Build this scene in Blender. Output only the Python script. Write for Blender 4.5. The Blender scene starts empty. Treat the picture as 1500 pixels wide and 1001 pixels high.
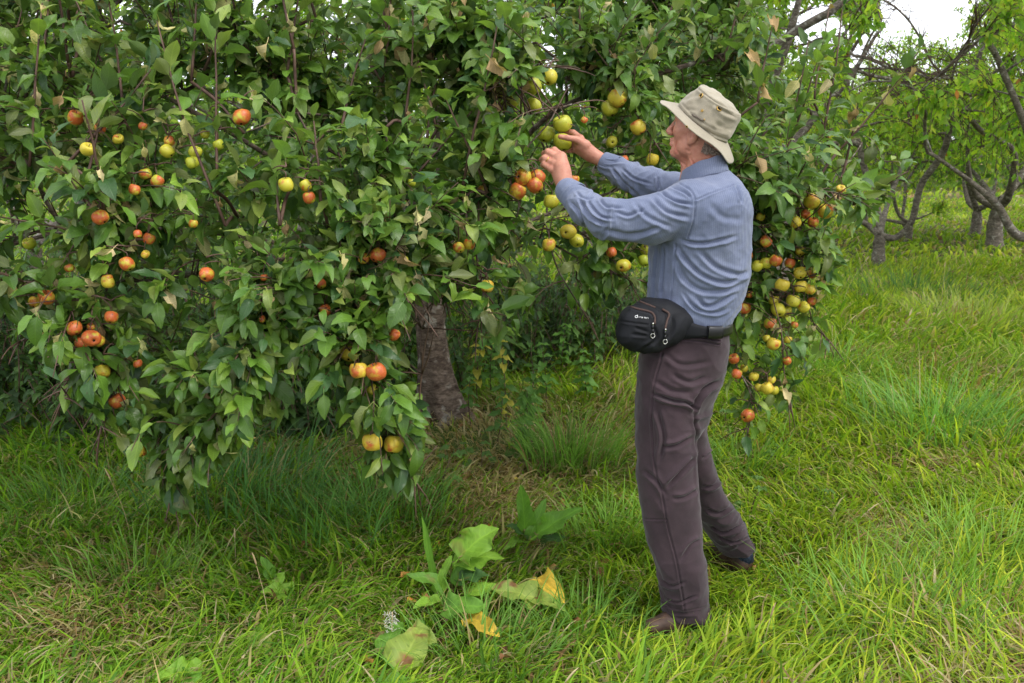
import bpy, math
import numpy as np
from mathutils import Vector, Matrix
from mathutils.bvhtree import BVHTree

# ------------------------------------------------------------------ camera, sky, sun, exposure
S = bpy.context.scene
PITCH = math.radians(11.6)
CAMZ = 1.6
FPX = 1458.33
cam_d = bpy.data.cameras.new('camera')
cam_d.lens = 35.0; cam_d.sensor_width = 36.0
cam_d.clip_start = 0.05; cam_d.clip_end = 2000
cam_d.dof.use_dof = True; cam_d.dof.focus_distance = 3.2; cam_d.dof.aperture_fstop = 8.0
cam = bpy.data.objects.new('camera', cam_d); S.collection.objects.link(cam)
cam.location = (0, 0, CAMZ); cam.rotation_euler = (math.pi/2 - PITCH, 0, 0)
S.camera = cam

SUN_EL, SUN_AZ = math.radians(50), math.radians(128)      # azimuth from +Y towards +X
w = bpy.data.worlds.new("World"); S.world = w; w.use_nodes = True
nt = w.node_tree; nt.nodes.clear()
out = nt.nodes.new('ShaderNodeOutputWorld'); bg = nt.nodes.new('ShaderNodeBackground')
sky = nt.nodes.new('ShaderNodeTexSky'); sky.sky_type = 'NISHITA'; sky.sun_disc = False
sky.sun_elevation = SUN_EL; sky.sun_rotation = SUN_AZ
tc = nt.nodes.new('ShaderNodeTexCoord'); nz = nt.nodes.new('ShaderNodeTexNoise')
nz.inputs['Scale'].default_value = 2.2; nz.inputs['Detail'].default_value = 5
cr = nt.nodes.new('ShaderNodeValToRGB')
cr.color_ramp.elements[0].position = .3; cr.color_ramp.elements[0].color = (10.5, 11.0, 12.2, 1)
cr.color_ramp.elements[1].position = .75; cr.color_ramp.elements[1].color = (15.0, 15.2, 15.6, 1)
mx = nt.nodes.new('ShaderNodeMixRGB'); mx.inputs[0].default_value = .9
nt.links.new(tc.outputs['Generated'], nz.inputs['Vector']); nt.links.new(nz.outputs['Fac'], cr.inputs[0])
nt.links.new(sky.outputs[0], mx.inputs[1]); nt.links.new(cr.outputs[0], mx.inputs[2])
nt.links.new(mx.outputs[0], bg.inputs[0]); bg.inputs[1].default_value = 0.1
nt.links.new(bg.outputs[0], out.inputs[0])

sd = bpy.data.lights.new('sun', 'SUN'); sd.energy = 1.5; sd.angle = math.radians(14); sd.color = (1.0, .95, .86)
sun = bpy.data.objects.new('sun', sd); S.collection.objects.link(sun)
sdir = Vector((math.cos(SUN_EL)*math.sin(SUN_AZ), math.cos(SUN_EL)*math.cos(SUN_AZ), math.sin(SUN_EL)))
sun.rotation_euler = sdir.to_track_quat('Z', 'Y').to_euler(); sun.location = sdir*50

S.view_settings.view_transform = 'Standard'; S.view_settings.look = 'None'
S.view_settings.exposure = 0.84; S.view_settings.gamma = 1.0; S.view_settings.use_curve_mapping = False
S.render.engine = 'CYCLES'
S.cycles.max_bounces = 6; S.cycles.diffuse_bounces = 4; S.cycles.glossy_bounces = 2
S.cycles.transmission_bounces = 4; S.cycles.transparent_max_bounces = 4
S.cycles.use_adaptive_sampling = True; S.cycles.adaptive_threshold = 0.012

# ------------------------------------------------------------------ helpers
rng = np.random.default_rng(7)
PI = math.pi
_cp, _sp = math.cos(PITCH), math.sin(PITCH)
def P(px, py, Y):
    """world point at depth Y on the sight line of a place in the photograph (used to survey the place)"""
    px = np.asarray(px, float); py = np.asarray(py, float)
    dx = (px-750)/FPX; dv = (500.5-py)/FPX
    dy = _cp + _sp*dv; dz = -_sp + _cp*dv
    t = Y/dy
    return np.stack(np.broadcast_arrays(dx*t, Y+0*dx, CAMZ+dz*t), -1)
def G(px, py, z=0.0):
    dv = (500.5-py)/FPX; dy = _cp+_sp*dv; dz = -_sp+_cp*dv
    t = (z-CAMZ)/dz
    return np.array([(px-750)/FPX*t, dy*t, z])
def proj(V):
    V = np.asarray(V, float)
    y = V[..., 1]; z = V[..., 2]-CAMZ
    d = y*_cp - z*_sp; u = y*_sp + z*_cp
    return 750+FPX*V[..., 0]/d, 500.5-FPX*u/d, d
def hash3(i, j, k, s):
    n = (i*374761393 + j*668265263 + k*1440662683 + s*974634777) & 0xffffffff
    n = ((n ^ (n >> 13))*1274126177) & 0xffffffff
    return ((n ^ (n >> 16)) & 0xffff)/32767.5-1
def noise(V, seed=0):
    V = np.asarray(V, float); F = np.floor(V).astype(np.int64); f = V-F; f = f*f*(3-2*f)
    r = 0
    for a in (0, 1):
        for b in (0, 1):
            for c in (0, 1):
                wgt = (f[:, 0] if a else 1-f[:, 0])*(f[:, 1] if b else 1-f[:, 1])*(f[:, 2] if c else 1-f[:, 2])
                r = r+wgt*hash3(F[:, 0]+a, F[:, 1]+b, F[:, 2]+c, seed)
    return r
def fbm(V, o=3, seed=0):
    r = 0; a = 1.0; V = np.asarray(V, float)
    for i in range(o):
        r = r+a*noise(V*2**i, seed+i); a *= .5
    return r
def sm(a, b, x):
    t = np.clip((x-a)/(b-a), 0, 1); return t*t*(3-2*t)

def mesh_from(name, V, F, mat=None, parent=None, smooth=True, col=None, uv=None, mats=None, midx=None):
    V = np.asarray(V, np.float32); me = bpy.data.meshes.new(name)
    if isinstance(F, np.ndarray):
        k = F.shape[1]; m = len(F); flat = F.reshape(-1).astype(np.int32); ls = np.arange(m, dtype=np.int32)*k
    else:
        m = len(F); flat = np.array([i for f in F for i in f], np.int32)
        ls = np.cumsum([0]+[len(f) for f in F][:-1]).astype(np.int32)
    me.vertices.add(len(V)); me.vertices.foreach_set('co', V.reshape(-1))
    me.loops.add(len(flat)); me.loops.foreach_set('vertex_index', flat)
    me.polygons.add(m); me.polygons.foreach_set('loop_start', ls)
    if smooth: me.polygons.foreach_set('use_smooth', np.ones(m, bool))
    if midx is not None: me.polygons.foreach_set('material_index', np.asarray(midx, np.int32))
    me.update(calc_edges=True)
    if col is not None:
        a = me.attributes.new('tint', 'FLOAT_COLOR', 'POINT')
        c4 = np.ones((len(V), 4), np.float32); c4[:, :3] = col; a.data.foreach_set('color', c4.reshape(-1))
    if uv is not None:
        a = me.attributes.new('luv', 'FLOAT2', 'POINT'); a.data.foreach_set('vector', np.asarray(uv, np.float32).reshape(-1))
    for mm in (mats or ([mat] if mat else [])): me.materials.append(mm)
    o = bpy.data.objects.new(name, me); S.collection.objects.link(o)
    if parent is not None: o.parent = parent
    return o
def empty(name, loc=(0, 0, 0)):
    o = bpy.data.objects.new(name, None); S.collection.objects.link(o); o.location = loc; o.empty_display_size = .1
    return o
def tag(o, label=None, cat=None, group=None, kind=None):
    if label: o['label'] = label
    if cat: o['category'] = cat
    if group: o['group'] = group
    if kind: o['kind'] = kind
    return o
def rel(V, o):                                  # world coordinates -> the local ones of a thing at o.location
    return np.asarray(V, float)-np.array(o.location)

def tube(path, rad, n=8, caps=True):
    """one tapering tube through the points; returns V, F(list)"""
    path = np.asarray(path, float); m = len(path); rad = np.broadcast_to(rad, (m,))
    T = np.gradient(path, axis=0); T /= np.linalg.norm(T, axis=1)[:, None]+1e-12
    ref = np.array([0, 0, 1.0]) if abs(T[0, 2]) < .9 else np.array([1.0, 0, 0])
    u = np.cross(T[0], ref); u /= np.linalg.norm(u)
    a = np.linspace(0, 2*PI, n, endpoint=False); V = []
    for i in range(m):
        u = u-T[i]*np.dot(u, T[i]); u /= np.linalg.norm(u)+1e-12; v = np.cross(T[i], u)
        V.append(path[i]+rad[i]*(np.cos(a)[:, None]*u+np.sin(a)[:, None]*v))
    V = np.concatenate(V); F = []
    for i in range(m-1):
        for j in range(n):
            k = (j+1) % n; F.append((i*n+j, i*n+k, (i+1)*n+k, (i+1)*n+j))
    if caps: F.append(tuple(range(n-1, -1, -1))); F.append(tuple(range((m-1)*n, m*n)))
    return V, F
class MB:
    def __init__(s): s.V = []; s.F = []; s.n = 0
    def add(s, V, F):
        s.V.append(np.asarray(V, float)); s.F += [tuple(i+s.n for i in f) for f in F]; s.n += len(V); return s
    def tube(s, path, rad, n=8): return s.add(*tube(path, rad, n))
    def build(s, name, mat, parent=None, **k):
        V = np.concatenate(s.V)
        if parent is not None and parent.type == 'EMPTY': V = V-np.array(parent.location)
        return mesh_from(name, V, s.F, mat, parent, **k)
def crom(pts, n):                               # Catmull-Rom resample
    p = np.asarray(pts, float); m = len(p)
    if m < 3: return p[0]+(p[-1]-p[0])*np.linspace(0, 1, n)[:, None]
    q = np.vstack([2*p[0]-p[1], p, 2*p[-1]-p[-2]])
    t = np.linspace(0, m-1-1e-9, n); i = t.astype(int); f = (t-i)[:, None]
    a, b, c, d = q[i], q[i+1], q[i+2], q[i+3]
    return .5*((2*b)+(c-a)*f+(2*a-5*b+4*c-d)*f**2+(3*b-a-3*c+d)*f**3)

# ------------------------------------------------------------------ node materials
class NM:
    def __init__(s, name, rough=.6, spec=.3):
        s.m = bpy.data.materials.new(name); s.m.use_nodes = True; s.t = s.m.node_tree
        s.b = s.t.nodes['Principled BSDF']; s.o = s.t.nodes['Material Output']
        s.b.inputs['Roughness'].default_value = rough; s.b.inputs['Specular IOR Level'].default_value = spec
    def n(s, typ, **k):
        nd = s.t.nodes.new(typ)
        for a, v in k.items(): setattr(nd, a, v)
        return nd
    def l(s, a, b): s.t.links.new(a, b); return s
    def coord(s, kind='Object'): return s.n('ShaderNodeTexCoord').outputs[kind]
    def noise(s, scale, detail=3, rough=.5, vec=None, dist=0):
        nd = s.n('ShaderNodeTexNoise'); nd.inputs['Scale'].default_value = scale; nd.inputs['Detail'].default_value = detail
        nd.inputs['Roughness'].default_value = rough; nd.inputs['Distortion'].default_value = dist
        s.l(vec or s.coord(), nd.inputs['Vector']); return nd.outputs['Fac']
    def ramp(s, fac, stops):
        r = s.n('ShaderNodeValToRGB'); e = r.color_ramp.elements
        while len(e) < len(stops): e.new(.5)
        for el, (p, c) in zip(e, stops):
            el.position = p; el.color = (*c, 1) if len(c) == 3 else c
        s.l(fac, r.inputs[0]); return r.outputs[0]
    def mix(s, fac, a, b, mode='MIX'):
        m = s.n('ShaderNodeMixRGB', blend_type=mode)
        for i, v in enumerate((fac, a, b)):
            if hasattr(v, 'links'): s.l(v, m.inputs[i])
            elif isinstance(v, (int, float)): m.inputs[i].default_value = v if i == 0 else (v, v, v, 1)
            else: m.inputs[i].default_value = (*v, 1)
        return m.outputs[0]
    def math(s, op, a, b=0.0, c=0.0):
        m = s.n('ShaderNodeMath', operation=op)
        for i, v in enumerate((a, b, c)):
            if hasattr(v, 'links'): s.l(v, m.inputs[i])
            else: m.inputs[i].default_value = v
        return m.outputs[0]
    def col(s, c):
        if hasattr(c, 'links'): s.l(c, s.b.inputs['Base Color'])
        else: s.b.inputs['Base Color'].default_value = (*c, 1)
        return s
    def bump(s, h, strength=.3, dist=.01):
        b = s.n('ShaderNodeBump'); b.inputs['Strength'].default_value = strength; b.inputs['Distance'].default_value = dist
        s.l(h, b.inputs['Height']); s.l(b.outputs[0], s.b.inputs['Normal']); return s
def srgb(r, g, b):
    f = lambda c: (c/255/12.92) if c <= 10 else ((c/255+.055)/1.055)**2.4
    return (f(r), f(g), f(b))
# ------------------------------------------------------------------ ground
def gz(x, y):
    x = np.asarray(x, float); y = np.asarray(y, float); Q = np.stack([x*.9, y*.9, 0*x], -1).reshape(-1, 3)
    n = noise(Q, 77).reshape(x.shape)*.03+noise(Q*.15, 78).reshape(x.shape)*.05*sm(5, 14, y)
    return n*(1-.8*np.exp(-((x-.75)**2+(y-3.25)**2)/.5))-.004
xs = np.unique(np.concatenate([np.linspace(-6, 6, 90), np.sign(np.linspace(-1, 1, 41))*np.linspace(-1, 1, 41)**2*300]))
ys = np.unique(np.concatenate([np.linspace(-3, 16, 130), 16+np.linspace(0, 1, 40)**2*600, [-40, -15]]))
X, Y = np.meshgrid(xs, ys); Z = gz(X, Y); nx, ny = len(xs), len(ys)
I = (np.arange(ny-1)[:, None]*nx+np.arange(nx-1)[None]).reshape(-1)
mt = NM('turf', .95, .1)
a = mt.noise(1.1, 4, .6); b = mt.noise(14, 4, .7)
c = mt.mix(mt.ramp(a, [(.4, (0, 0, 0)), (.62, (1, 1, 1))]), mt.ramp(b, [(.3, (.028, .05, .010)), (.7, (.07, .11, .022))]), mt.ramp(b, [(.3, (.045, .03, .017)), (.7, (.13, .095, .05))]))
mt.col(c); mt.bump(b, .6, .03)
tag(mesh_from('ground', np.stack([X, Y, Z], -1).reshape(-1, 3), np.stack([I, I+1, I+nx+1, I+nx], 1), mt.m), kind='structure')

# ------------------------------------------------------------------ leaf and blade materials
def leafmat(name, rough=.45, spec=.35, trans=.3, back=(.62, .72, .45), backmix=.42, vein=.5, ribs=9.0, tex=6.0):
    m = NM(name, rough, spec)
    at = m.n('ShaderNodeAttribute', attribute_name='tint').outputs['Color']
    uv = m.n('ShaderNodeAttribute', attribute_name='luv').outputs['Vector']
    sx = m.n('ShaderNodeSeparateXYZ'); m.l(uv, sx.inputs[0]); u, v = sx.outputs[0], sx.outputs[1]
    au = m.math('ABSOLUTE', u)
    mid = m.math('SUBTRACT', 1.0, m.math('MINIMUM', m.math('MULTIPLY', au, 11.0), 1.0))
    ph = m.math('MULTIPLY', m.math('SUBTRACT', v, m.math('MULTIPLY', au, .28)), ribs*2*PI)
    sd_ = m.math('POWER', m.math('MULTIPLY_ADD', m.math('SINE', ph), .5, .5), 7.0)
    vn = m.math('MAXIMUM', mid, m.math('MULTIPLY', sd_, .45))
    n = m.noise(tex, 3, .6)
    c = m.mix(1.0, at, m.ramp(n, [(.3, (.74, .78, .8)), (.7, (1.2, 1.16, 1.1))]), 'MULTIPLY')
    lite = m.mix(1.0, c, (1.7, 1.6, 1.55), 'MULTIPLY')
    c = m.mix(m.math('MULTIPLY', vn, vein), c, lite)
    sp = m.noise(110, 2, .6); c = m.mix(m.ramp(sp, [(.70, (0, 0, 0)), (.74, (.7, .7, .7))]), c, (.07, .045, .02))
    geo = m.n('ShaderNodeNewGeometry')
    cb = m.mix(backmix, c, m.mix(1.0, m.mix(.45, c, (.2, .24, .14)), (1.25, 1.25, 1.2), 'MULTIPLY'))
    c2 = m.mix(geo.outputs['Backfacing'], c, cb); m.col(c2)
    h = m.math('SUBTRACT', m.noise(60, 2), m.math('MULTIPLY', vn, .7)); m.bump(h, .35, .003)
    tr = m.n('ShaderNodeBsdfTranslucent'); m.l(m.mix(1.0, c2, (1.5, 1.7, .7), 'MULTIPLY'), tr.inputs['Color'])
    ms = m.n('ShaderNodeMixShader'); ms.inputs[0].default_value = trans
    m.l(m.b.outputs[0], ms.inputs[1]); m.l(tr.outputs[0], ms.inputs[2]); m.l(ms.outputs[0], m.o.inputs[0])
    return m.m
def blademat():
    m = NM('grass_blade', .55, .14)
    at = m.n('ShaderNodeAttribute', attribute_name='tint').outputs['Color']; m.col(at)
    tr = m.n('ShaderNodeBsdfTranslucent'); m.l(m.mix(1.0, at, (1.4, 1.6, .8), 'MULTIPLY'), tr.inputs['Color'])
    ms = m.n('ShaderNodeMixShader'); ms.inputs[0].default_value = .36
    m.l(m.b.outputs[0], ms.inputs[1]); m.l(tr.outputs[0], ms.inputs[2]); m.l(ms.outputs[0], m.o.inputs[0]); return m.m
BLADE = blademat()
def blades(x, y, h, wd, az, bend, tint, z=None, lv=4, seed=0):
    """V, F, col for grass blades: upright at the foot, arching over towards az"""
    n = len(x); r = np.random.default_rng(seed)
    z = gz(x, y) if z is None else z
    t = np.linspace(0, 1, lv+1); d = np.stack([np.cos(az), np.sin(az), 0*az], 1)
    fa = az+PI/2+r.normal(0, .7, n); sd_ = np.stack([np.cos(fa), np.sin(fa), 0*az], 1)
    V = np.zeros((n, lv+1, 2, 3)); kink = r.normal(0, .06, (n, 2))
    for i, ti in enumerate(t):
        ang = bend*ti
        hh = h*np.sin(np.clip(ang, .02, 3))/np.maximum(bend, .02); rr = h*(1-np.cos(ang))/np.maximum(bend, .02)
        c = np.stack([x+d[:, 0]*rr+kink[:, 0]*h*ti**2, y+d[:, 1]*rr+kink[:, 1]*h*ti**2, z+np.maximum(hh, .004)-.005], 1)
        wv = wd*(1-ti**1.6)*.5*(.75+.5*min(1, ti*4)) if i < lv else wd*.02
        V[:, i, 0] = c-sd_*wv[:, None]; V[:, i, 1] = c+sd_*wv[:, None]
    b = (np.arange(n)*(lv+1)*2)[:, None, None]; k = (np.arange(lv)*2)[None, :, None]
    F = b+k+np.array([0, 1, 3, 2])[None, None]
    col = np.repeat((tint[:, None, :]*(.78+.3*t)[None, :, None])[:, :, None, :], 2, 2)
    return V.reshape(-1, 3), F.reshape(-1, 4), col.reshape(-1, 3)
GREENS = np.array([(.130, .265, .022), (.19, .32, .024), (.27, .38, .034), (.080, .185, .026), (.150, .285, .020)])
STRAW = np.array([(.36, .28, .13), (.42, .35, .2), (.25, .16, .07), (.30, .26, .10)])
def grass_zone(n, y0, y1, hmul, wmul, seed, xlim=None, lv=4, keep=None, side=False):
    r = np.random.default_rng(seed)
    y = np.sqrt(r.uniform(y0**2, y1**2, n)); x = r.uniform(-1, 1, n)*(.60*y+.45)
    if side: x = np.sign(x)*(.60*y+.42+r.random(n)*(.55*y+1.2))
    if keep is not None: k = keep(x, y, r); x, y = x[k], y[k]; n = len(x)
    Q = np.stack([x, y, 0*x], 1)
    n1 = noise(Q*1.3, 5); n2 = noise(Q*.45, 6); n3 = noise(Q*3.1, 8); u, v, _ = proj(np.stack([x, y, 0*x], 1))
    # clumping: pull feet towards clump centres
    tall = sm(3.6, 5.2, y)*.9+.25*np.maximum(0, n1)
    h = (.075+.15*r.random(n)**1.6+.15*tall*r.random(n)+.08*np.maximum(0, n3))*hmul
    h *= 1-.45*sm(8, 11, y); h *= 1-.5*np.exp(-((x-.1)**2/.5+(y-5.0)**2/.7)); h *= 1-.45*np.exp(-((x+.12)**2/.06+(y-3.25)**2/.05)); h *= 1-.4*np.exp(-((x+.33)**2/.03+(y-2.85)**2/.03)); h *= np.where(x < .3, .85, 1)
    shoe = np.minimum(np.hypot(x-.50, y-3.0)/.22, np.hypot(x-.84, y-3.46)/.2); h *= np.clip(.22+.7*shoe, .22, 1)
    dk = np.exp(-((x+.0)**2+(y-2.95)**2)/.09); h *= 1-.35*dk
    h *= np.where((x < .6) & (y > 4.9) & (y < 6.6), .7, 1)
    dryp = np.clip(.15+.10*(x < .2)+.30*sm(.25, .7, n1)+.25*sm(.3, .8, n2)*sm(3.6, 2.6, y)+.7*np.exp(-((u-1290)**2/4200+(v-800)**2/1800))+.5*np.exp(-((u-1400)**2/9000+(v-700)**2/900))+.5*np.exp(-((u-130)**2/18000+(v-900)**2/7000)), 0, .75)
    near_tr = np.exp(-((x+.15)**2/.9+(y-5.0)**2/.6)); dryp = np.clip(dryp+.8*near_tr, 0, .88)
    dry = r.random(n) < dryp
    g = GREENS[r.choice(5, n, p=[.25, .25, .18, .12, .20])]
    g = g*(1+.22*n2[:, None]*np.array([1, .7, .2]))*(1+.15*r.normal(0, 1, (n, 1)))
    yel = sm(-.6, 1.2, x)[:, None]                       # light put into the tint: open side yellower and brighter, shaded side bluer
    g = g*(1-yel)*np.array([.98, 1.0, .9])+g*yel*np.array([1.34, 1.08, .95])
    tint = np.clip(np.where(dry[:, None], STRAW[r.choice(4, n)]*(1+.2*r.normal(0, 1, (n, 1))), g), .01, .7)
    az = 2.4*n1+2.2*n2+1.2*n3+r.normal(0, .9, n)-.9
    bend = np.clip(r.normal(1.75, .55, n)+.4*sm(.2, .8, n3), .3, 2.6)
    bend = np.where(dry, bend+.5, bend)
    wd = (.0055+.0095*r.random(n)**2.0)*wmul
    return blades(x, y, h, wd, az, bend, tint, lv=lv, seed=seed)
def merge(parts):
    V = []; F = []; C = []; U = []; k = 0
    for p in parts:
        V.append(p[0]); F.append(p[1]+k); C.append(p[2]); k += len(p[0])
        if len(p) > 3: U.append(p[3])
    return np.concatenate(V), np.concatenate(F), np.concatenate(C), (np.concatenate(U) if U else None)
k1 = lambda x, y, r: r.random(len(x)) > .75*np.exp(-((x+.15)**2/.7+(y-5.1)**2/.5))
k2 = lambda x, y, r: (x > .1) | (r.random(len(x)) < .85)
Zs = [grass_zone(78000, 1.95, 4.3, 1, 1, 11, keep=k1), grass_zone(75000, 4.3, 7.0, 1.05, 1.25, 12, keep=k1),
      grass_zone(75000, 7.0, 13, 1.05, 1.9, 13, lv=3, keep=k2), grass_zone(45000, 13, 26, 1.1, 4.2, 14, lv=3, keep=k2), grass_zone(16000, 26, 60, 1.8, 10, 15, lv=2),
      grass_zone(42000, .9, 8, 1.1, 1.9, 16, lv=3, side=True), grass_zone(42000, 8, 30, 1.3, 5, 17, lv=3, side=True), grass_zone(9000, .7, 1.97, 1, 1.4, 18, lv=3)]
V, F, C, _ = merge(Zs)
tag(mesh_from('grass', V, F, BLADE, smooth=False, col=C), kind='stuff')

# leaf templates ------------------------------------------------------
def leaf_template(L=6, wid=.5, droop=.5, fold=.25, wave=.05, twist=0, kind='ovate', seed=0, nu=5, petiole=.25):
    """a leaf 1 long along +x, blade across y, facing +z; petiole behind it. returns V, F, uv"""
    r = np.random.default_rng(seed); us = np.linspace(-1, 1, nu); vs = np.linspace(0, 1, L+1); V = []; U = []
    for v in vs:
        if kind == 'ovate': w_ = (math.sin(PI*v**.84))**.72*(1-.12*v**4) if 0 < v < 1 else 0
        elif kind == 'lance': w_ = (math.sin(PI*v**.9))**.9 if 0 < v < 1 else 0
        elif kind == 'dock': w_ = min(1, (v*9)**.5)*(math.cos(PI/2*v**1.5))**.7 if v < 1 else 0
        elif kind == 'heart': w_ = (math.sin(PI*(.08+.92*v)**.6))**.9 if v < 1 else 0
        w_ = max(w_, .03)*wid*.5
        a = droop*v; x = math.sin(a)/droop if droop > .01 else v; z = -(1-math.cos(a))/droop if droop > .01 else 0
        for u in us:
            ww = wave*math.sin(v*11+u*2+seed)*abs(u)**1.5+r.normal(0, wave*.25)*abs(u)
            th = twist*v; yy = u*w_; zz = fold*abs(u)**1.7*w_+ww*w_*2.2
            V.append((x-zz*math.sin(a)*.5, yy*math.cos(th)-zz*math.sin(th), z+zz*math.cos(th)+yy*math.sin(th))); U.append((u*(w_/(wid*.5)), v))
    F = [(i*nu+j, (i+1)*nu+j, (i+1)*nu+j+1, i*nu+j+1) for i in range(L) for j in range(nu-1)]
    if petiole > 0:
        k = len(V); pw = .012
        V += [(-petiole, -pw, .04*petiole*4), (-petiole, pw, .04*petiole*4), (-petiole*.5, -pw, .07*petiole), (-petiole*.5, pw, .07*petiole), (.03, -pw, .004), (.03, pw, .004)]
        U += [(0, 0)]*6; F += [(k, k+2, k+3, k+1), (k+2, k+4, k+5, k+3)]
    return np.array(V), np.array(F), np.array(U)
def place_leaves(T, pos, ax, nr, size, tint, which=None, wmul=None):
    """many leaves from a list of templates: ax along the leaf, nr its face"""
    ax = ax/(np.linalg.norm(ax, axis=1)[:, None]+1e-9); sd_ = np.cross(nr, ax); sd_ /= np.linalg.norm(sd_, axis=1)[:, None]+1e-9; up = np.cross(ax, sd_)
    n = len(pos); which = np.random.default_rng(n).integers(0, len(T), n) if which is None else which; parts = []
    for k, (v, f, u) in enumerate(T):
        m = which == k; c = m.sum()
        if not c: continue
        vv = np.broadcast_to(v[None], (c, *v.shape)).copy()
        if wmul is not None: vv[:, :, 1] *= wmul[m][:, None]
        W = pos[m][:, None]+size[m][:, None, None]*(vv[..., 0:1]*ax[m][:, None]+vv[..., 1:2]*sd_[m][:, None]+vv[..., 2:3]*up[m][:, None])
        FF = f[None]+(np.arange(c)*len(v))[:, None, None]
        parts.append((W.reshape(-1, 3), FF.reshape(-1, f.shape[1]), np.repeat(tint[m], len(v), 0), np.tile(u, (c, 1))))
    return merge(parts)
def unit(v): return v/(np.linalg.norm(v, axis=-1, keepdims=True)+1e-9)
# ------------------------------------------------------------------ apple tree
def bark(name, c1, c2, c3, sc=1.0):
    m = NM(name, .9, .15); tcx = m.coord(); mp = m.n('ShaderNodeMapping'); m.l(tcx, mp.inputs['Vector']); mp.inputs['Scale'].default_value = (1, 1, 2.6)
    a = m.noise(9*sc, 5, .7, mp.outputs[0], .4); b = m.noise(34*sc, 4, .65, mp.outputs[0]); l_ = m.noise(16*sc, 3, .5)
    c = m.ramp(a, [(.35, c1), (.6, c2)]); c = m.mix(m.ramp(l_, [(.58, (0, 0, 0)), (.68, (1, 1, 1))]), c, c3)
    c = m.mix(.7, c, m.mix(1.0, c, m.ramp(b, [(.35, (.35, .33, .3)), (.6, (1.3, 1.3, 1.3))]), 'MULTIPLY'))
    m.col(c); m.bump(m.mix(.5, a, b), .9, .012); return m.m
BARK = bark('apple_bark', (.045, .030, .022), (.15, .115, .09), (.24, .22, .19))
TWIG = NM('twig_bark', .6, .3); TWIG.col(TWIG.ramp(TWIG.noise(12, 3), [(.35, (.055, .028, .02)), (.7, (.14, .085, .06))])); TWIG = TWIG.m
LEAF = leafmat('apple_leaf', .40, .38, .26)
DEAD = leafmat('withered_leaf', .8, .15, .2, backmix=.15, vein=.8)

class Skel:
    """branches grown by joining each target to the nearest place on the wood already there"""
    def __init__(s): s.p = []; s.par = []; s.r = []; s.lim = []
    def add(s, p, par, lim): s.p.append(np.asarray(p, float)); s.par.append(par); s.lim.append(lim); return len(s.p)-1
    def path(s, pts, par, lim):
        for q in pts: par = s.add(q, par, lim)
        return par
    def grow(s, targets, seed, step=.11, sag=.12, minr=0):
        r = np.random.default_rng(seed); ends = []
        Pn = np.array(s.p); tg = np.asarray(targets)
        d0 = np.array([np.min(np.linalg.norm(Pn-t, axis=1)) for t in tg]); tg = tg[np.argsort(d0)]
        buf = np.zeros((len(s.p)+len(tg)*40, 3)); buf[:len(s.p)] = Pn; n = len(s.p)
        for t in tg:
            dd = buf[:n]-t; dist = np.linalg.norm(dd, axis=1)+.35*np.maximum(0, dd[:, 2]-.1)
            i = int(np.argmin(dist)); a = buf[i]; L = np.linalg.norm(t-a)
            k = min(38, max(1, int(L/step))); tt = np.linspace(0, 1, k+1)[1:, None]
            bow = np.sin(PI*tt)*np.array([0, 0, sag*L])+np.sin(PI*tt)*r.normal(0, .06*L, 3)
            pts = a+(t-a)*tt+bow+r.normal(0, .008, (k, 3))*(tt < .99)
            par = i
            for q in pts:
                par = s.add(q, par, s.lim[i]); buf[n] = q; n += 1
            ends.append(par)
        return ends
    def radii(s, tip=.0028, ex=2.35, rmax=None, fixed={}):
        n = len(s.p); acc = np.zeros(n); s.r = np.zeros(n); nch = np.zeros(n, int)
        for i in range(n-1, -1, -1):
            s.r[i] = max(tip, acc[i]**(1/ex)) if acc[i] > 0 else tip
            if s.par[i] >= 0: acc[s.par[i]] += s.r[i]**ex; nch[s.par[i]] += 1
        if rmax: s.r = np.minimum(s.r, rmax)
        for k, v in fixed.items(): s.r[k] = v
    def meshes(s, keep=lambda l: True, rmin=0, swell=0):
        """chains of tubes per limb id"""
        n = len(s.p); ch = [[] for _ in range(n)]
        for i, p_ in enumerate(s.par):
            if p_ >= 0: ch[p_].append(i)
        out = {}
        starts = [i for i in range(n) if s.par[i] < 0]; st = [(i, None) for i in starts]
        while st:
            i, pr = st.pop(); path = ([pr] if pr is not None else [])+[i]
            while ch[path[-1]]:
                c = sorted(ch[path[-1]], key=lambda k: (s.lim[k] != s.lim[path[-1]], -s.r[k]))
                if s.lim[c[0]] != s.lim[path[-1]]:
                    for k in c: st.append((k, path[-1]))
                    break
                for k in c[1:]: st.append((k, path[-1]))
                path.append(c[0])
            if len(path) < 2: continue
            pts = np.array([s.p[k] for k in path]); rr = np.array([s.r[k] for k in path])
            if pr is not None: rr[0] = min(rr[0], rr[1]*1.15)
            m_ = max(3, len(pts)*2) if rr.max() > .01 else len(pts)
            if len(pts) > 2: pts2 = crom(pts, m_); rr = np.interp(np.linspace(0, 1, m_), np.linspace(0, 1, len(rr)), rr); pts = pts2
            lim = s.lim[path[1]]; ns = 5 if rr.max() < .006 else 7 if rr.max() < .02 else 12 if rr.max() < .06 else 20
            out.setdefault(lim, MB()).tube(pts, rr, ns)
        return out

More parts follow.
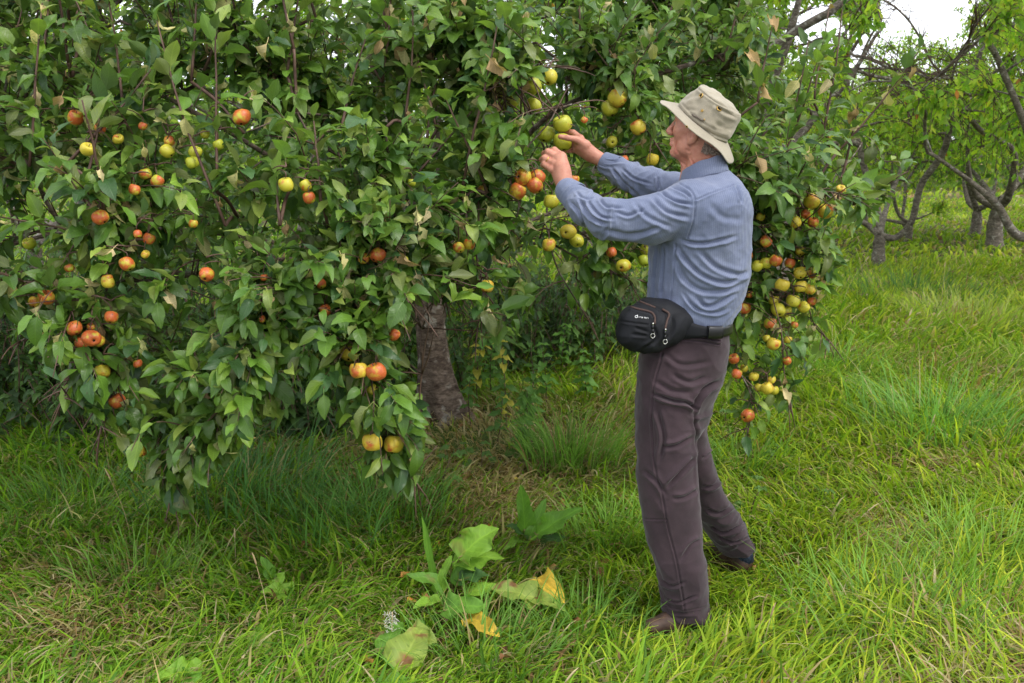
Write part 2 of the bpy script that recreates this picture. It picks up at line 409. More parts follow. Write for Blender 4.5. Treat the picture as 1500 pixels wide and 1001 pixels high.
LOWX = [-200, 0, 60, 110, 170, 215, 250, 285, 330, 400, 440, 490, 540, 590, 618, 632, 652, 680, 705, 745, 785, 800, 830, 850, 880, 910, 960, 1040, 1065, 1090, 1130, 1170, 1215, 1240, 1290, 1330, 1350, 1450]
LOWY = [455, 435, 515, 565, 630, 690, 735, 715, 660, 600, 565, 600, 670, 715, 690, 500, 440, 430, 480, 500, 470, 410, 450, 495, 470, 410, 400, 430, 560, 650, 640, 570, 480, 350, 300, 240, 190, 170]
def low(px): return np.interp(px, LOWX, LOWY)
def front(px, py):
    f = np.interp(px, [-200, 100, 400, 600, 700, 780, 880, 1060, 1200, 1350], [3.15, 3.05, 3.05, 3.15, 3.35, 3.62, 3.95, 3.95, 4.0, 4.7])
    return f+(.55+.4*sm(660, 780, px))*sm(330, -60, py)+.2*np.clip((py-520)/200, 0, 1)*(px < 900)
APPLES = []   # filled in below: needed first for where wood and leaves must be
exec_apples = None
# apples: px, py, diameter in px, redness 0..1, yellowness 0..1, calyx towards the viewer, extra depth, label, group
AP = [
(781,127,26,.05,.2,0,-.05,"large dark-blotched green apple at the top of the cluster above the reaching hands",0),
(804.6,113.5,24,.1,.6,0,.05,"yellow-green apple half hidden just right of the large blotched green one",0),
(728,133,22,.05,1,0,0,"bright yellow apple at the outer end of the cluster above the reaching hands",0),
(749.6,148,22,.0,.25,0,0,"green apple next to the bright yellow apple behind a curled leaf",0),
(782,154,22,.05,.3,0,0,"green apple directly under the large dark-blotched green apple",0),
(737,158,16,.0,.1,0,.06,"shaded green apple low behind the bright yellow apple",0),
(904,144,27,.35,.8,0,0,"yellow apple with orange flush, upper one of the pair beside the hat brim",0),
(894,158,26,.05,.35,0,.04,"green apple, lower one of the pair beside the hat brim",0),
(934.7,187,23,.4,.9,0,0,"yellow-orange apple hanging alone in front of the man's face",0),
(896,208,17,.05,.5,1,.05,"small spotted green apple with dark eye, above the far forearm",0),
(824,181.6,26,.02,.3,0,0,"bright green apple just above the one the man is gripping",0),
(800,197,24,.0,.2,0,.04,"green apple behind a leaf to the side of the gripped apple",0),
(824,208.5,26,.05,.3,0,0,"green apple gripped by the man's far hand",0),
(765.6,260,25,.65,.8,1,0,"orange-red apple with dark eye, top of the cluster of four under the near hand",0),
(787,259.6,22,.85,.4,0,.03,"dull red apple nearest the near hand in the cluster of four",0),
(758,280.5,26,.55,.8,0,0,"orange apple lowest in the cluster of four under the near hand",0),
(784,272.5,23,.8,.6,0,.0,"red-orange apple in the middle of the cluster of four under the near hand",0),
(841,264,15,.7,.6,0,.05,"red apple peeping out behind the near wrist",0),
(808,295,22,.05,.5,0,.05,"green-yellow apple behind a leaf under the near cuff",0),
(832,339.6,22,.2,.8,1,.0,"yellow apple with dark eye under the near elbow",0),
(844.6,353,20,.1,.4,0,.03,"green apple under the yellow one with a dark eye below the near elbow",0),
(804,359,20,.4,.9,0,.0,"yellow-orange apple in front of the horizontal limb",0),
(895.7,370,16,.85,.4,0,.0,"small dark red apple under the near sleeve",0),
(913,389.5,20,.35,.5,1,.0,"brownish yellow apple hanging between sleeve and waist pouch",0),
(943.7,382,17,.0,.1,0,.1,"plain green apple close to the shirt front",0),
(947,366,18,.1,.3,0,.15,"olive green apple touching the underside of the near sleeve",0),
(707,279,14,.5,.3,0,.15,"brownish apple deep in leaves beside the cluster of four",0),
(687,358,18,.6,.8,0,.05,"orange apple right of the trunk's top, under the limb",0),
(672,363,16,.6,.7,0,.05,"orange-red apple over the head of the trunk",0),
(855.8,176,10,.8,.3,0,.0,"tiny red apple above the far wrist",0),
(915,234,12,.9,.2,0,.0,"small red apple touching the far sleeve",0),
(956,234,19,.05,1,0,.05,"yellow apple in front of the man's chin",0),
(603,268,12,.0,.2,0,.1,"small green apple alone in the middle of the crown",0),
(713.5,419.6,20,.35,.9,0,-.05,"yellow-orange apple hanging beside the trunk on the dangling twig",0),
(110.7,172.7,23,.65,.7,0,0,"red and yellow apple high in the crown, facing the open dark hollow",0),
(146.7,188,16,.7,.7,0,.03,"orange apple under a leaf beside the high red and yellow one",0),
(173,204,15,.4,.7,0,.06,"half hidden orange-yellow apple just under the orange one",0),
(128,219,20,.2,.8,0,0,"yellow apple below the high red and yellow one",0),
(209,185,12,.9,.2,0,0,"tiny red apple high between two yellow ones and the long shoot",0),
(354,172,24,.85,.4,0,0,"deep red apple alone high in the leaves",0),
(245,221.7,20,.0,.5,0,.05,"yellow-green apple at the outer side of the shaded green cluster",0),
(286,222.7,18,.0,.3,0,.06,"green apple at the inner side of the shaded green cluster",0),
(248,207,16,.6,.8,0,.04,"orange apple on top of the shaded green cluster",0),
(282,238,20,.0,.2,0,.08,"green apple at the bottom of the shaded green cluster",0),
(320,212.7,17,.0,.2,0,.08,"green apple between the shaded green cluster and the deep red apple",0),
(300,197,14,.0,.3,0,.08,"small green apple above the shaded green cluster",0),
(213,255,18,.5,.3,0,.08,"brownish apple, upper of two in the deep shade by the long shoot",0),
(230,266,19,.55,.4,0,.06,"brown-orange apple, lower of two in the deep shade by the long shoot",0),
(197,278,17,.8,.5,0,0,"red apple above three hanging withered leaves",0),
(147,318.7,22,.85,.5,0,-.03,"red apple hanging at the edge of the dark hollow",0),
(43,357,18,.3,.2,0,.5,"olive apple in the dark hollow below the bare limb",0),
(419,270.7,22,.1,.5,0,0,"green-yellow apple beside the pale pointed leaf in mid crown",0),
(448,272,18,.3,.5,0,.03,"yellow-green apple right of the pale pointed leaf in mid crown",0),
(453,290,19,.8,.4,0,.03,"red apple tucked under the yellow-green one in mid crown",0),
(201.7,343,13,.85,.4,0,.0,"small red apple above the withered leaf by the lower shoots",0),
(218,350,18,.8,.3,0,.05,"dull red apple partly behind a pale hanging leaf",0),
(186,387,21,.8,.5,0,0,"bright red apple over the lower hanging spray",0),
(101.7,392.7,13,.7,.3,0,.05,"small brownish red apple behind the arching leaves",0),
(302.7,402.5,21,.75,.7,0,0,"red apple with yellow base below the long shoot's foot",0),
(156.7,410,16,.6,.7,0,.03,"orange apple at the start of the lower hanging spray",0),
(213,372.7,12,.3,.9,0,.03,"small yellow apple between the two withered leaves",0),
(386.7,407,11,.8,.5,0,.05,"small orange-red apple among broad leaves in the low crown",0),
(283,328,13,.6,.5,0,.08,"small orange apple behind the long shoot",0),
(68,436,22,.75,.7,0,0,"red-orange apple at the tip of the outermost low branch",0),
(50,442.7,16,.6,.8,0,.03,"orange apple beside the red-orange one at the outermost tip",0),
(158,414,18,.4,.8,0,.03,"yellow-orange apple above the bright red bunch",0),
(163,465,19,.8,.3,0,.03,"dark red apple between bright bunch and hanging brown leaf",0),
(109,481,22,.85,.3,0,0,"dull red apple at the side of the bright red bunch",0),
(134,495.7,25,.95,.6,1,-.03,"brightest red apple with a dark eye, in front of its bunch",0),
(119,502.7,20,.85,.5,0,.03,"red apple half behind the brightest one",0),
(145,500,17,.6,.7,0,.04,"orange apple behind the brightest red one",0),
(134,479,12,.8,.3,0,.05,"small red apple on top of the bright red bunch",0),
(150.7,544,20,.45,.7,0,0,"yellow apple with brown flush below the bright red bunch",0),
(171.7,587.7,23,.85,.6,0,0,"red apple lowest on the hanging spray over the grass",0),
(207,661.7,16,.35,1,0,0,"small yellow apple beside the pink withered leaf near the ground",0),
(201.7,533,13,.85,.4,0,.06,"small red apple on a bare twig in the dark under the crown",0),
(165,526,12,.8,.4,0,.05,"small red apple right above the yellow brown-flushed one",0),
(476.7,455,18,.9,.4,0,0,"red apple facing out beside a broad pale leaf in the low crown",0),
(470.5,416,15,.85,.4,0,.03,"small red apple above the one beside the broad pale leaf",0),
(384,468,11,.8,.6,0,.0,"tiny orange-red apple by the large pale toothed leaf",0),
(511,518,24,.2,.9,0,.02,"yellow apple above the pair of rosy apples",0),
(525.4,543,26,.6,.9,0,-.13,"orange-yellow apple of the rosy pair on the low branch",0),
(551,545,28,.8,.6,0,-.15,"large rosy red apple of the pair on the low branch",0),
(544,571,18,.0,.6,0,.0,"green-yellow apple under the rosy pair",0),
(577,491,17,.75,.7,0,.03,"red and orange apple against the trunk's bark",0),
(545.5,648,28,.45,1,0,-.20,"big yellow apple with red speckles lowest on the drooping branch",0),
(577,651,28,.3,1,0,-.16,"big yellow apple behind a leaf at the foot of the drooping branch",0),
(553,374,22,.8,.6,0,.03,"red-orange apple among dense leaves left of the trunk's head",0),
(533,379,16,.5,.8,0,.05,"orange-yellow apple beside the red-orange one near the trunk's head",0),
(593,381,11,.0,.4,0,.0,"small green apple just over the trunk",0),
(1189,295,23,.35,.9,0,0,"yellow apple with orange cheek, upper of two at the outer bough",0),
(1209,310,22,.45,.9,0,-.02,"yellow apple at the outermost end of the fruiting bough",0),
(1165,326,18,.3,.8,0,.03,"yellow apple below a leaf under the outer bough",0),
(1191,326,16,.75,.6,0,.04,"red-cheeked apple under the two on the outer bough",0),
(1180,314,14,.8,.6,0,.05,"small red apple squeezed between the two outer yellow ones",0),
(1232,278,14,.3,.8,0,.0,"small yellow apple highest on the fruiting bough",0),
(1122,354,18,.8,.5,0,.0,"red apple near the man's back at elbow height",0),
(1114,318,13,.3,.6,0,.05,"small yellow apple close to the man's shoulder blade",0),
(1136,382,18,.65,.8,0,.0,"red and yellow apple in the middle of the hanging cluster",0),
(1122,386,18,.05,.4,0,.03,"green apple beside the red and yellow one in the hanging cluster",0),
(1109,390,17,.05,.4,0,.03,"green apple nearest the shirt's back",0),
(1157,386,16,.85,.4,0,.02,"dull red apple upper middle of the hanging cluster",0),
(1172,368,14,.4,.8,0,.03,"small yellow-orange apple above the paired ones of the hanging cluster",0),
(1172,400,18,.15,.8,0,.0,"yellow apple beside a red one in the hanging cluster",0),
(1183,397,15,.8,.4,0,.04,"red apple behind the yellow one in the hanging cluster",0),
(1190,404,10,.7,.5,0,.05,"tiny red apple on the outside of the hanging cluster",0),
(1145.6,418,20,.25,.9,0,-.03,"round yellow apple with brown specks at the front of the hanging cluster",0),
(1173,420,18,.2,.9,0,0,"yellow apple, inner one of two level with the specked one",0),
(1186,424,16,.35,.8,0,.0,"yellow-orange apple, outer one of two level with the specked one",0),
(1162,441,20,.1,.5,0,-.02,"green-yellow apple with dark dimple below the specked one",0),
(1177,450,17,.15,.6,0,0,"yellow-green apple low outside in the hanging cluster",0),
(1189,442,13,.8,.4,0,.03,"small red apple low at the rim of the hanging cluster",0),
(1140,454,20,.05,.5,0,0,"green apple, upper of two at the foot of the hanging cluster",0),
(1150,457,18,.05,.4,0,.04,"green apple, lower of two at the foot of the hanging cluster",0),
(1134,440,15,.1,.6,0,.03,"yellow-green apple half behind the stem of the hanging cluster",0),
(1128,474,17,.7,.3,0,.02,"brownish red apple just under the hanging cluster",0),
(1164,476,10,.8,.4,0,.0,"tiny red apple hanging free under the cluster",0),
(1133,504,19,.4,.9,0,0,"yellow-orange apple with red side lower down the bough",0),
(1123,496,12,.3,.6,0,.03,"small yellow-green apple over the yellow-orange one",0),
(1154,498,12,.2,.7,0,.03,"small yellow apple on the outside of the lower bough",0),
(1075,526,16,.8,.3,0,0,"russet red apple beside the trouser seat, upper of two",0),
(1079,548,16,.7,.4,0,0,"russet apple beside the trouser seat, lower of two",0),
(1104,552,14,.1,.8,0,.03,"yellow oblong apple between the russet ones and the low bunch",0),
(1090,540,12,.5,.4,0,.05,"small brown apple behind the two russet ones",0),
(1123.6,569,19,.2,.9,0,-.02,"yellow apple in front of the low bunch of the bough",0),
(1134,572,14,.05,.5,0,.02,"green apple beside the yellow one of the low bunch",0),
(1112,568,13,.3,.7,0,.03,"small yellow-orange apple left in the low bunch",0),
(1130,557,12,.3,.7,0,.03,"small apple on top of the low bunch",0),
(1153,529,13,.75,.2,0,.0,"shrivelled brown apple on the outer twig of the bough",0),
(1095,609,20,.75,.4,1,0,"brown-red apple lowest of all on the bough behind the man",0),
(1091,452,18,.7,.6,0,.03,"red and yellow apple right behind the man's waist",0),
(1098,432,11,.7,.5,0,.05,"tiny red apple above the one behind the man's waist",0),
(1096,374,13,.85,.5,0,.02,"red apple peeping out from behind the shirt's back",0),
]
def apple_pos(px, py, dpx, dep):
    if (px, py) == (824, 208.5): Yd = 3.61
    elif 790 < px < 860 and 170 < py < 210: Yd = 3.62+dep
    elif 700 < px < 870 and 100 < py < 165: Yd = 3.70+dep
    elif 870 <= px < 960 and 130 < py < 240: Yd = 3.92+dep
    elif 740 < px < 850 and 240 < py < 300: Yd = 3.50+dep
    else: Yd = float(front(px, py))-.06+dep
    return P(px, py, Yd), Yd
APOS = []
for a in AP:
    p, Yd = apple_pos(a[0], a[1], a[2], a[6]); _, _, d = proj(p)
    APOS.append((p, a[2]*float(d)/FPX/2))
AC = np.array([p for p, r in APOS]); AR = np.array([r for p, r in APOS])

# ---- the skeleton of the tree
T0 = G(648, 613); T0[2] = float(gz(T0[0], T0[1]))
Ttop = P(628, 418, T0[1]+.0)
tree = empty('apple_tree', tuple(T0)); TB = np.array(T0)
tag(tree, 'old spreading apple tree laden with fruit, its boughs drooping round a stout trunk', 'tree')
sk = Skel()
trunk_ids = []
pr = -1
for q in crom([T0+[0, 0, -.05], P(640, 560, T0[1]), P(632, 490, T0[1]), Ttop, Ttop+[.0, 0, .12]], 9): pr = sk.add(q, pr, 0)
top = pr; tid = list(range(9))
def W(px, py, Y): return P(px, py, Y)
limbs = [
 [(560, 400, 5.2), (420, 380, 4.7), (260, 400, 4.3), (120, 340, 4.6), (-60, 380, 4.6)],
 [(760, 352, 5.5), (880, 350, 5.3), (1000, 330, 5.0), (1090, 300, 4.7)],
 [(600, 330, 4.9), (540, 250, 4.3), (480, 200, 3.9), (420, 120, 3.8)],
 [(690, 330, 5.0), (740, 240, 4.6), (820, 160, 4.4), (960, 110, 4.4), (1100, 70, 4.6)],
 [(580, 360, 5.0), (540, 380, 4.2), (560, 410, 3.7)],
 [(540, 330, 5.6), (380, 220, 5.6), (200, 120, 5.4), (60, 60, 5.2)],
 [(640, 300, 5.6), (640, 160, 5.5), (620, 20, 5.3)],
 [(660, 330, 6.2), (700, 250, 7.0), (720, 200, 7.7)],
 [(560, 340, 6.3), (430, 280, 7.0), (320, 250, 7.6)],
 [(760, 330, 6.1), (900, 280, 6.7), (1000, 240, 7.1)],
 [(430, 360, 5.4), (300, 340, 4.7), (110, 330, 4.0), (-20, 365, 3.8)],
 [(900, 330, 5.0), (1010, 270, 4.5), (1100, 270, 4.2), (1150, 290, 4.1), (1178, 330, 4.05)],
]
for li, L in enumerate(limbs):
    a = sk.p[top if li % 2 else top-1]; pts = crom([a]+[W(*q) for q in L], 7*len(L)); sk.path(pts[1:], top if li % 2 else top-1, li+1)
r = np.random.default_rng(21)
# targets: a shell facing the lane, the inside, the roof and the back of the crown
def gap(px, py): return (((px-50)/75)**2+((py-335)/85)**2 < 1)
def topb(px): return np.interp(px, [1090, 1130, 1180, 1250, 1300, 1350, 1500], [-900, 20, 105, 165, 190, 215, 260])
def behind_man(px, py, Y):      # keep the place where the man stands and reaches free
    return (Y < 3.78) & (((px > 770) & (px < 1110)) )
tg = []
while len(tg) < 330:
    px = r.uniform(-170, 1330); py = r.uniform(-130, low(px)-70)
    Y = front(px, py)+.12+r.exponential(.35)
    if gap(px, py) or behind_man(px, py, Y) or py > low(px)-60 or py < topb(px)+20 or (px > 1120 and r.random() < .45): continue
    tg.append(P(px, py, Y))
n_front = len(tg)
while len(tg) < 740:
    c = np.array([-.7, 5.4, 1.7]); v = unit(r.normal(0, 1, 3)); q = c+v*np.array([3.5, 2.7, 1.75])*r.uniform(.5, .98)
    u_, v_, _ = proj(q)
    if q[2] < (1.35 if q[1] < 6.4 else .65) or q[1] < front(u_, v_)+.5 or (u_ > 1090 and v_ < topb(u_)+20) or (u_ > 1085 and r.random() < .6): continue
    tg.append(q)
ends = sk.grow(tg, 5)
# hanging skeins: hand-placed twigs that carry the lowest fruit
hang = [
 [(545, 470, 3.3), (520, 500, 3.2), (545, 560, 3.12), (560, 620, 3.12), (590, 680, 3.15), (612, 712, 3.2)],
 [(385, 470, 3.15), (370, 545, 3.05), (330, 600, 3.0), (270, 640, 3.0)],
 [(250, 600, 3.25), (240, 640, 3.15), (248, 690, 3.1), (255, 735, 3.1)],
 [(150, 440, 3.15), (120, 500, 3.02), (105, 555, 3.0), (90, 590, 3.0)], [(160, 520, 3.15), (160, 570, 3.05), (145, 640, 3.05)],
 [(90, 415, 3.1), (30, 412, 3.0), (-20, 395, 3.0)], [(60, 480, 3.1), (30, 500, 3.0)],
 [(1090, 320, 4.05), (1120, 400, 3.98), (1142, 470, 3.95), (1148, 540, 3.95), (1155, 590, 3.95)],
 [(1170, 330, 4.0), (1178, 400, 3.98), (1190, 470, 3.98), (1215, 500, 4.0)],
 [(1062, 440, 4.0), (1072, 520, 3.95), (1100, 580, 3.92), (1095, 640, 3.92)],
 [(1010, 270, 4.1), (1060, 255, 3.95), (1130, 270, 3.9), (1220, 282, 3.9), (1262, 290, 3.95)],
 [(800, 330, 3.75), (815, 390, 3.7), (850, 450, 3.7)], [(700, 380, 3.4), (708, 430, 3.3), (700, 480, 3.28)], [(880, 370, 4.0), (900, 400, 3.95), (935, 410, 3.95)],
 [(700, 262, 3.6), (745, 240, 3.55), (800, 185, 3.55), (815, 160, 3.58)], [(745, 330, 3.55), (760, 300, 3.5), (745, 262, 3.5)], [(690, 100, 3.8), (750, 125, 3.65), (790, 100, 3.62), (830, 100, 3.66)], [(700, 170, 3.75), (750, 172, 3.62), (790, 165, 3.6), (850, 150, 3.7)], [(860, 100, 4.2), (900, 120, 3.98), (930, 165, 3.95), (960, 210, 3.95)],
 [(960, 300, 4.3), (880, 350, 4.0), (830, 325, 3.75)],
 [(590, 640, 3.15), (560, 655, 3.12)], [(600, 400, 3.6), (500, 420, 3.3), (440, 430, 3.15)], [(660, 430, 3.5), (610, 400, 3.35), (560, 415, 3.2)],
 [(230, 330, 3.3), (170, 300, 3.1), (120, 345, 3.05)], [(640, 330, 3.4), (680, 420, 3.35)]]
hang_nodes = []
for L in hang:
    p0 = P(*L[0]); Pn = np.array(sk.p); i = int(np.argmin(np.linalg.norm(Pn-p0, axis=1)))
    pts = crom([sk.p[i]]+[P(*q) for q in L], 5*len(L))[1:]; b0 = len(sk.p); sk.path(pts, i, sk.lim[i]); hang_nodes.append((b0, len(sk.p)))
fix = {i: rr for i, rr in zip(tid, [.125, .110, .100, .093, .088, .087, .092, .10, .09])}
sk.radii(tip=.003, ex=2.45, rmax=.075, fixed=fix)
ms = sk.meshes()
tk = tube(np.array([sk.p[i] for i in tid]), [fix[i] for i in tid], 28)
tp = crom(np.array([sk.p[i] for i in tid]), 60); tr_ = np.interp(np.linspace(0, 1, 60), np.linspace(0, 1, 9), [fix[i] for i in tid])
tV, tF = tube(tp, tr_, 56)
ctr = np.repeat(tp, 56, 0); nn = tV-ctr; nn = nn/np.linalg.norm(nn, axis=1)[:, None]
an = np.arctan2(nn[:, 1], nn[:, 0]); ridg = fbm(np.stack([np.cos(an)*3.2, np.sin(an)*3.2, tV[:, 2]*2.2], 1), 3, 4)
fl = np.exp(-(tV[:, 2]-TB[2])/.12)
tV = tV+nn*(.009*ridg+.004*fbm(tV*np.array([40, 40, 70]), 2, 6)+fl*(.05+.045*np.cos(an*5+1)))[:, None]
mb = MB(); mb.add(tV, tF)
trunk = mb.build('trunk', BARK, tree)
for lim, m_ in ms.items():
    if lim == 0: continue
    m_.build('bough', BARK, tree)

# ---- shoots and leaves
twigs = MB(); LP, LA, LN, LS, LT, LK = [], [], [], [], [], []
def leaf_tint(r, n, dark=0):
    base = np.array([(.060, .128, .018), (.085, .168, .021), (.125, .210, .026), (.040, .095, .026), (.175, .235, .045)])
    t = base[r.choice(5, n, p=[.28, .3, .2, .12, .1])]
    return t*(1+.18*r.normal(0, 1, (n, 1)))
def shoot(p0, d, L, nl, droop, r, size=.085, stem=True, spiral=None, rs=1.0):
    d = unit(np.asarray(d, float)); k = 7; pts = [np.asarray(p0, float)]; dd = d.copy()
    for i in range(k-1):
        dd = unit(dd+np.array([0, 0, -droop])*(1.0/k)*(.4+i/k)+r.normal(0, .05, 3)); pts.append(pts[-1]+dd*L/(k-1))
    pts = np.array(pts)
    if stem: twigs.tube(pts, np.linspace(.0032, .0013, k)*rs, 5)
    s = np.sort(r.uniform(.08, 1, nl)) if nl > 2 else np.linspace(.3, 1, nl)
    s[-1] = 1.0
    ps = np.stack([np.interp(s, np.linspace(0, 1, k), pts[:, j]) for j in range(3)], 1)
    ds = unit(np.stack([np.interp(s, np.linspace(0, 1, k), np.gradient(pts[:, j])) for j in range(3)], 1))
    ph = np.arange(nl)*2.4+r.uniform(0, 6)
    e1 = unit(np.cross(ds, np.array([.3, .2, 1.0]))); e2 = np.cross(ds, e1)
    rad = np.cos(ph)[:, None]*e1+np.sin(ph)[:, None]*e2
    spread = r.uniform(.5, 1.2, nl)[:, None]*(1-.45*s[:, None])
    a = unit(ds*(1-.4*spread)+rad*spread+np.array([0, 0, -1.])*(r.uniform(-.45, .30, nl)[:, None]+.35*min(1, max(0, droop-.7))))
    nrm = np.array([0, -.1, 1.25])+.45*ds+.33*r.normal(0, 1, (nl, 3))-.15*rad
    sz = size*r.uniform(.5, 1.32, nl)*(1-.25*(s > .97))
    LP.append(ps+a*sz[:, None]*.25); LA.append(a); LN.append(nrm); LS.append(sz); LT.append(leaf_tint(r, nl)); LK.append(np.zeros(nl, int))
    return pts
r = np.random.default_rng(99)
N_ = len(sk.p); PP = np.array(sk.p); RR = np.array(sk.r)
cu, cvv, cd = proj(PP); fr = front(cu, cvv); lw = low(cu)
ctr_tree = np.array([-.7, 5.4, 1.2])
thin = np.nonzero((RR < .011) & (np.arange(N_) > 20))[0]
cand = []
for i in thin:
    inview = (-150 < cu[i] < 1400) and (-150 < cvv[i] < 760)
    dep = PP[i][1]-fr[i]
    if inview and dep < .9: w_ = (.22 if cu[i] > 1085 else .85)*(.22+1.35*(noise(PP[i][None]*np.array([[2.3, 2.3, 2.8]]), 12)[0] > -.02))
    elif inview: w_ = .5 if cu[i] < 1085 else .2
    else: w_ = .6
    cand.append(w_)
cand = np.array(cand); nsh = 4200
sel = r.choice(len(thin), nsh, p=cand/cand.sum())
for j in sel:
    i = thin[j]; p = PP[i]; py = cvv[i]; u_ = cu[i]
    out_ = unit((p-ctr_tree)*np.array([1, 1, .6]))
    lowzone = sm(170, 20, lw[i]-py) if p[1] < 5 else 0
    front_ = p[1]-fr[i] < .9
    if r.random() < .33: d = np.array([0, -.2, 1.0])+.5*r.normal(0, 1, 3)*np.array([1, 1, .3])
    else: d = out_+.6*r.normal(0, 1, 3)+np.array([0, 0, .35])
    if front_: d = d+np.array([0, -.45, 0])
    d = d*(1-lowzone)+lowzone*(np.array([0, -.25, -.8])+.55*r.normal(0, 1, 3))
    L = r.uniform(.12, .42)*(1-.45*lowzone); droop = r.uniform(.2, .9)+.8*lowzone
    big = not (front_ and -170 < u_ < 1400 and -170 < py < 800)
    nl = int(6+L*30)
    if big: nl = max(4, nl//2)
    q_end = p+unit(d)*L; uu, vv, _ = proj(q_end)
    if uu > 1110 and vv < topb(uu)+10*r.normal(): continue
    if p[1] < 5 and vv > low(uu)+6: continue
    if lowzone > .3 and r.random() < .5: continue
    if p[1] < 5.2 and gap(uu, vv): continue
    if (q_end[1] < 3.86) and 765 < uu < 1118: continue
    if (p[1] < 3.95) and 785 < uu < 1112: continue
    if 5 < p[1] < 6.4 and p[2] < 1.45: continue
    shoot(p, d, L, nl, droop, r, .080 if not big else .125, stem=not big or p[1] < 5)
# the skeins' own leaves
for b0, b1 in hang_nodes:
    for i in range(b0, b1):
        for _ in range(2):
            if r.random() < .78:
                dn = PP[min(i+1, b1-1)]-PP[max(i-1, b0)]; d = unit(dn)+.9*r.normal(0, 1, 3)+[0, -.1, -.15]
                L = r.uniform(.03, .14); e = PP[i]+unit(d)*L; uu, vv, _ = proj(e)
                if (e[1] < 3.9) and 780 < uu < 1112 and vv > 95: continue
                shoot(PP[i], d, L, r.integers(3, 6), .8, r, .085)
    shoot(PP[b1-1], PP[b1-1]-PP[b1-2], .12, 6, .5, r, .088)
# tall upright water shoots, seen against the crown and the sky
up = [(1205, 200, 4.2, 1262, -20), (1225, 225, 4.25, 1345, 85), (1150, 240, 4.2, 1185, 60), (1240, 235, 4.3, 1258, 130), (330, 330, 3.1, 215, 40), (410, 330, 3.05, 400, 240), (190, 200, 3.3, 160, -30), (560, 120, 3.6, 575, -40), (740, 80, 3.8, 770, -60),
      (420, 110, 3.5, 440, -60), (640, 190, 3.5, 610, 80), (280, 120, 3.4, 300, -40), (470, 300, 3.1, 455, 180), (60, 130, 3.4, 70, -30), (850, 70, 4.1, 870, -50), (960, 60, 4.3, 1010, -60), (1060, 90, 4.4, 1100, -40), (1110, 150, 4.3, 1130, 20), (350, 60, 3.6, 340, -60), (690, 60, 3.7, 700, -70), (500, 190, 3.4, 530, 60), (1090, 230, 4.1, 1160, 150), (1250, 300, 4.0, 1330, 250), (120, 60, 3.5, 100, -50)]
for _ in range(46):
    x0 = r.uniform(-60, 1200); y0 = r.uniform(20, 330); Yq = float(front(x0, y0))+r.uniform(-.05, .25); q_ = P(x0, y0, Yq)+[r.normal(0, .12), r.normal(0, .05), r.uniform(.28, .55)]; x1, y1, _d = proj(q_)
    if 740 < x0 < 1120 or 740 < x1 < 1120 and y0 > 60: continue
    up.append((x0, y0, Yq, float(x1), float(y1)))
for x0, y0, Yq, x1, y1 in up:
    a = P(x0, y0, Yq); b = P(x1, y1, Yq+r.uniform(-.1, .15)); Pn = PP; i = int(np.argmin(np.linalg.norm(Pn-a, axis=1)))
    twigs.tube(crom([PP[i], (PP[i]+a)/2+[0, 0, .02], a], 6), .0058, 6)
    L = np.linalg.norm(b-a); shoot(a, b-a, L, int(4+L*34), -.05, r, .085, rs=1.8)
# stalks join every apple to the wood
TW = np.concatenate([np.asarray(v) for v in twigs.V]); 
allw = np.concatenate([PP, TW[::4]])
for p, rad in zip(AC, AR):
    s0 = p+[0, 0, rad*.8]; dd = np.linalg.norm(allw-s0-[0, 0, .03], axis=1)+2*np.maximum(0, s0[2]-allw[:, 2]); i = int(np.argmin(dd)); q = allw[i]
    pts = crom([s0, s0+[0, 0, .018], (s0+[0, 0, .03])*.4+q*.6+[0, 0, .01], q], 8); twigs.tube(pts, np.linspace(.0014, .0022, 8), 4)
# free-hanging leaves around the fruit
for p, rad in zip(AC, AR):
    for _ in range(2): shoot(p+[0, .01, rad+.03], [r.normal(0, 1), r.normal(0, .6)+.3, .4], .05, 3, 1.2, r, .08, stem=True)
twigs.build('twigs', TWIG, tree)['kind'] = 'stuff'
LP, LA, LN, LS, LT = map(np.concatenate, (LP, LA, LN, LS, LT))
# fruit is not hidden: most leaves right before an apple are dropped
keep = np.ones(len(LP), bool); eye = np.array([0, 0, CAMZ]); tips = LP+LA*LS[:, None]*.5
for p, rad in zip(AC, AR):
    d = unit(p-eye); v = tips-p; al = v@d; pe = np.linalg.norm(v-al[:, None]*d, axis=1)
    m = (al < .03) & (al > -.9) & (pe < rad+.022); keep[m & (r.random(len(LP)) < .96)] = False
# nothing grows through the man or before his hands
tu, tv, tdp = proj(tips)
m = (tips[:, 1] < 3.80) & (tu > 785) & (tu < 1125); keep[m] = False
m = (tips[:, 1] < 3.70) & (tu > 770) & (tu < 900) & (tv > 160) & (tv < 300); keep[m] = False
m = (tips[:, 2] < .12); keep[m] = False
m = (tips[:, 1] < 5.35) & (tu > np.where(tv < 540, 592, 592+(tv-540)*.55)) & (tu < 695) & (tv > 432) & (tv < 690); keep[m] = False
m = (tips[:, 1] < 5.4) & (tv > low(tu)+12+r.normal(0, 8, len(tu))); keep[m] = False
LP, LA, LN, LS, LT = (a[keep] for a in (LP, LA, LN, LS, LT)); n = len(LP)
print('apple leaves', n)
wth = r.random(n) < .06; wth &= LP[:, 1] < 4.6
pale = r.random(n) < .10
LT[pale] = np.array([.12, .15, .045])*(1+.2*r.normal(0, 1, (pale.sum(), 1)))
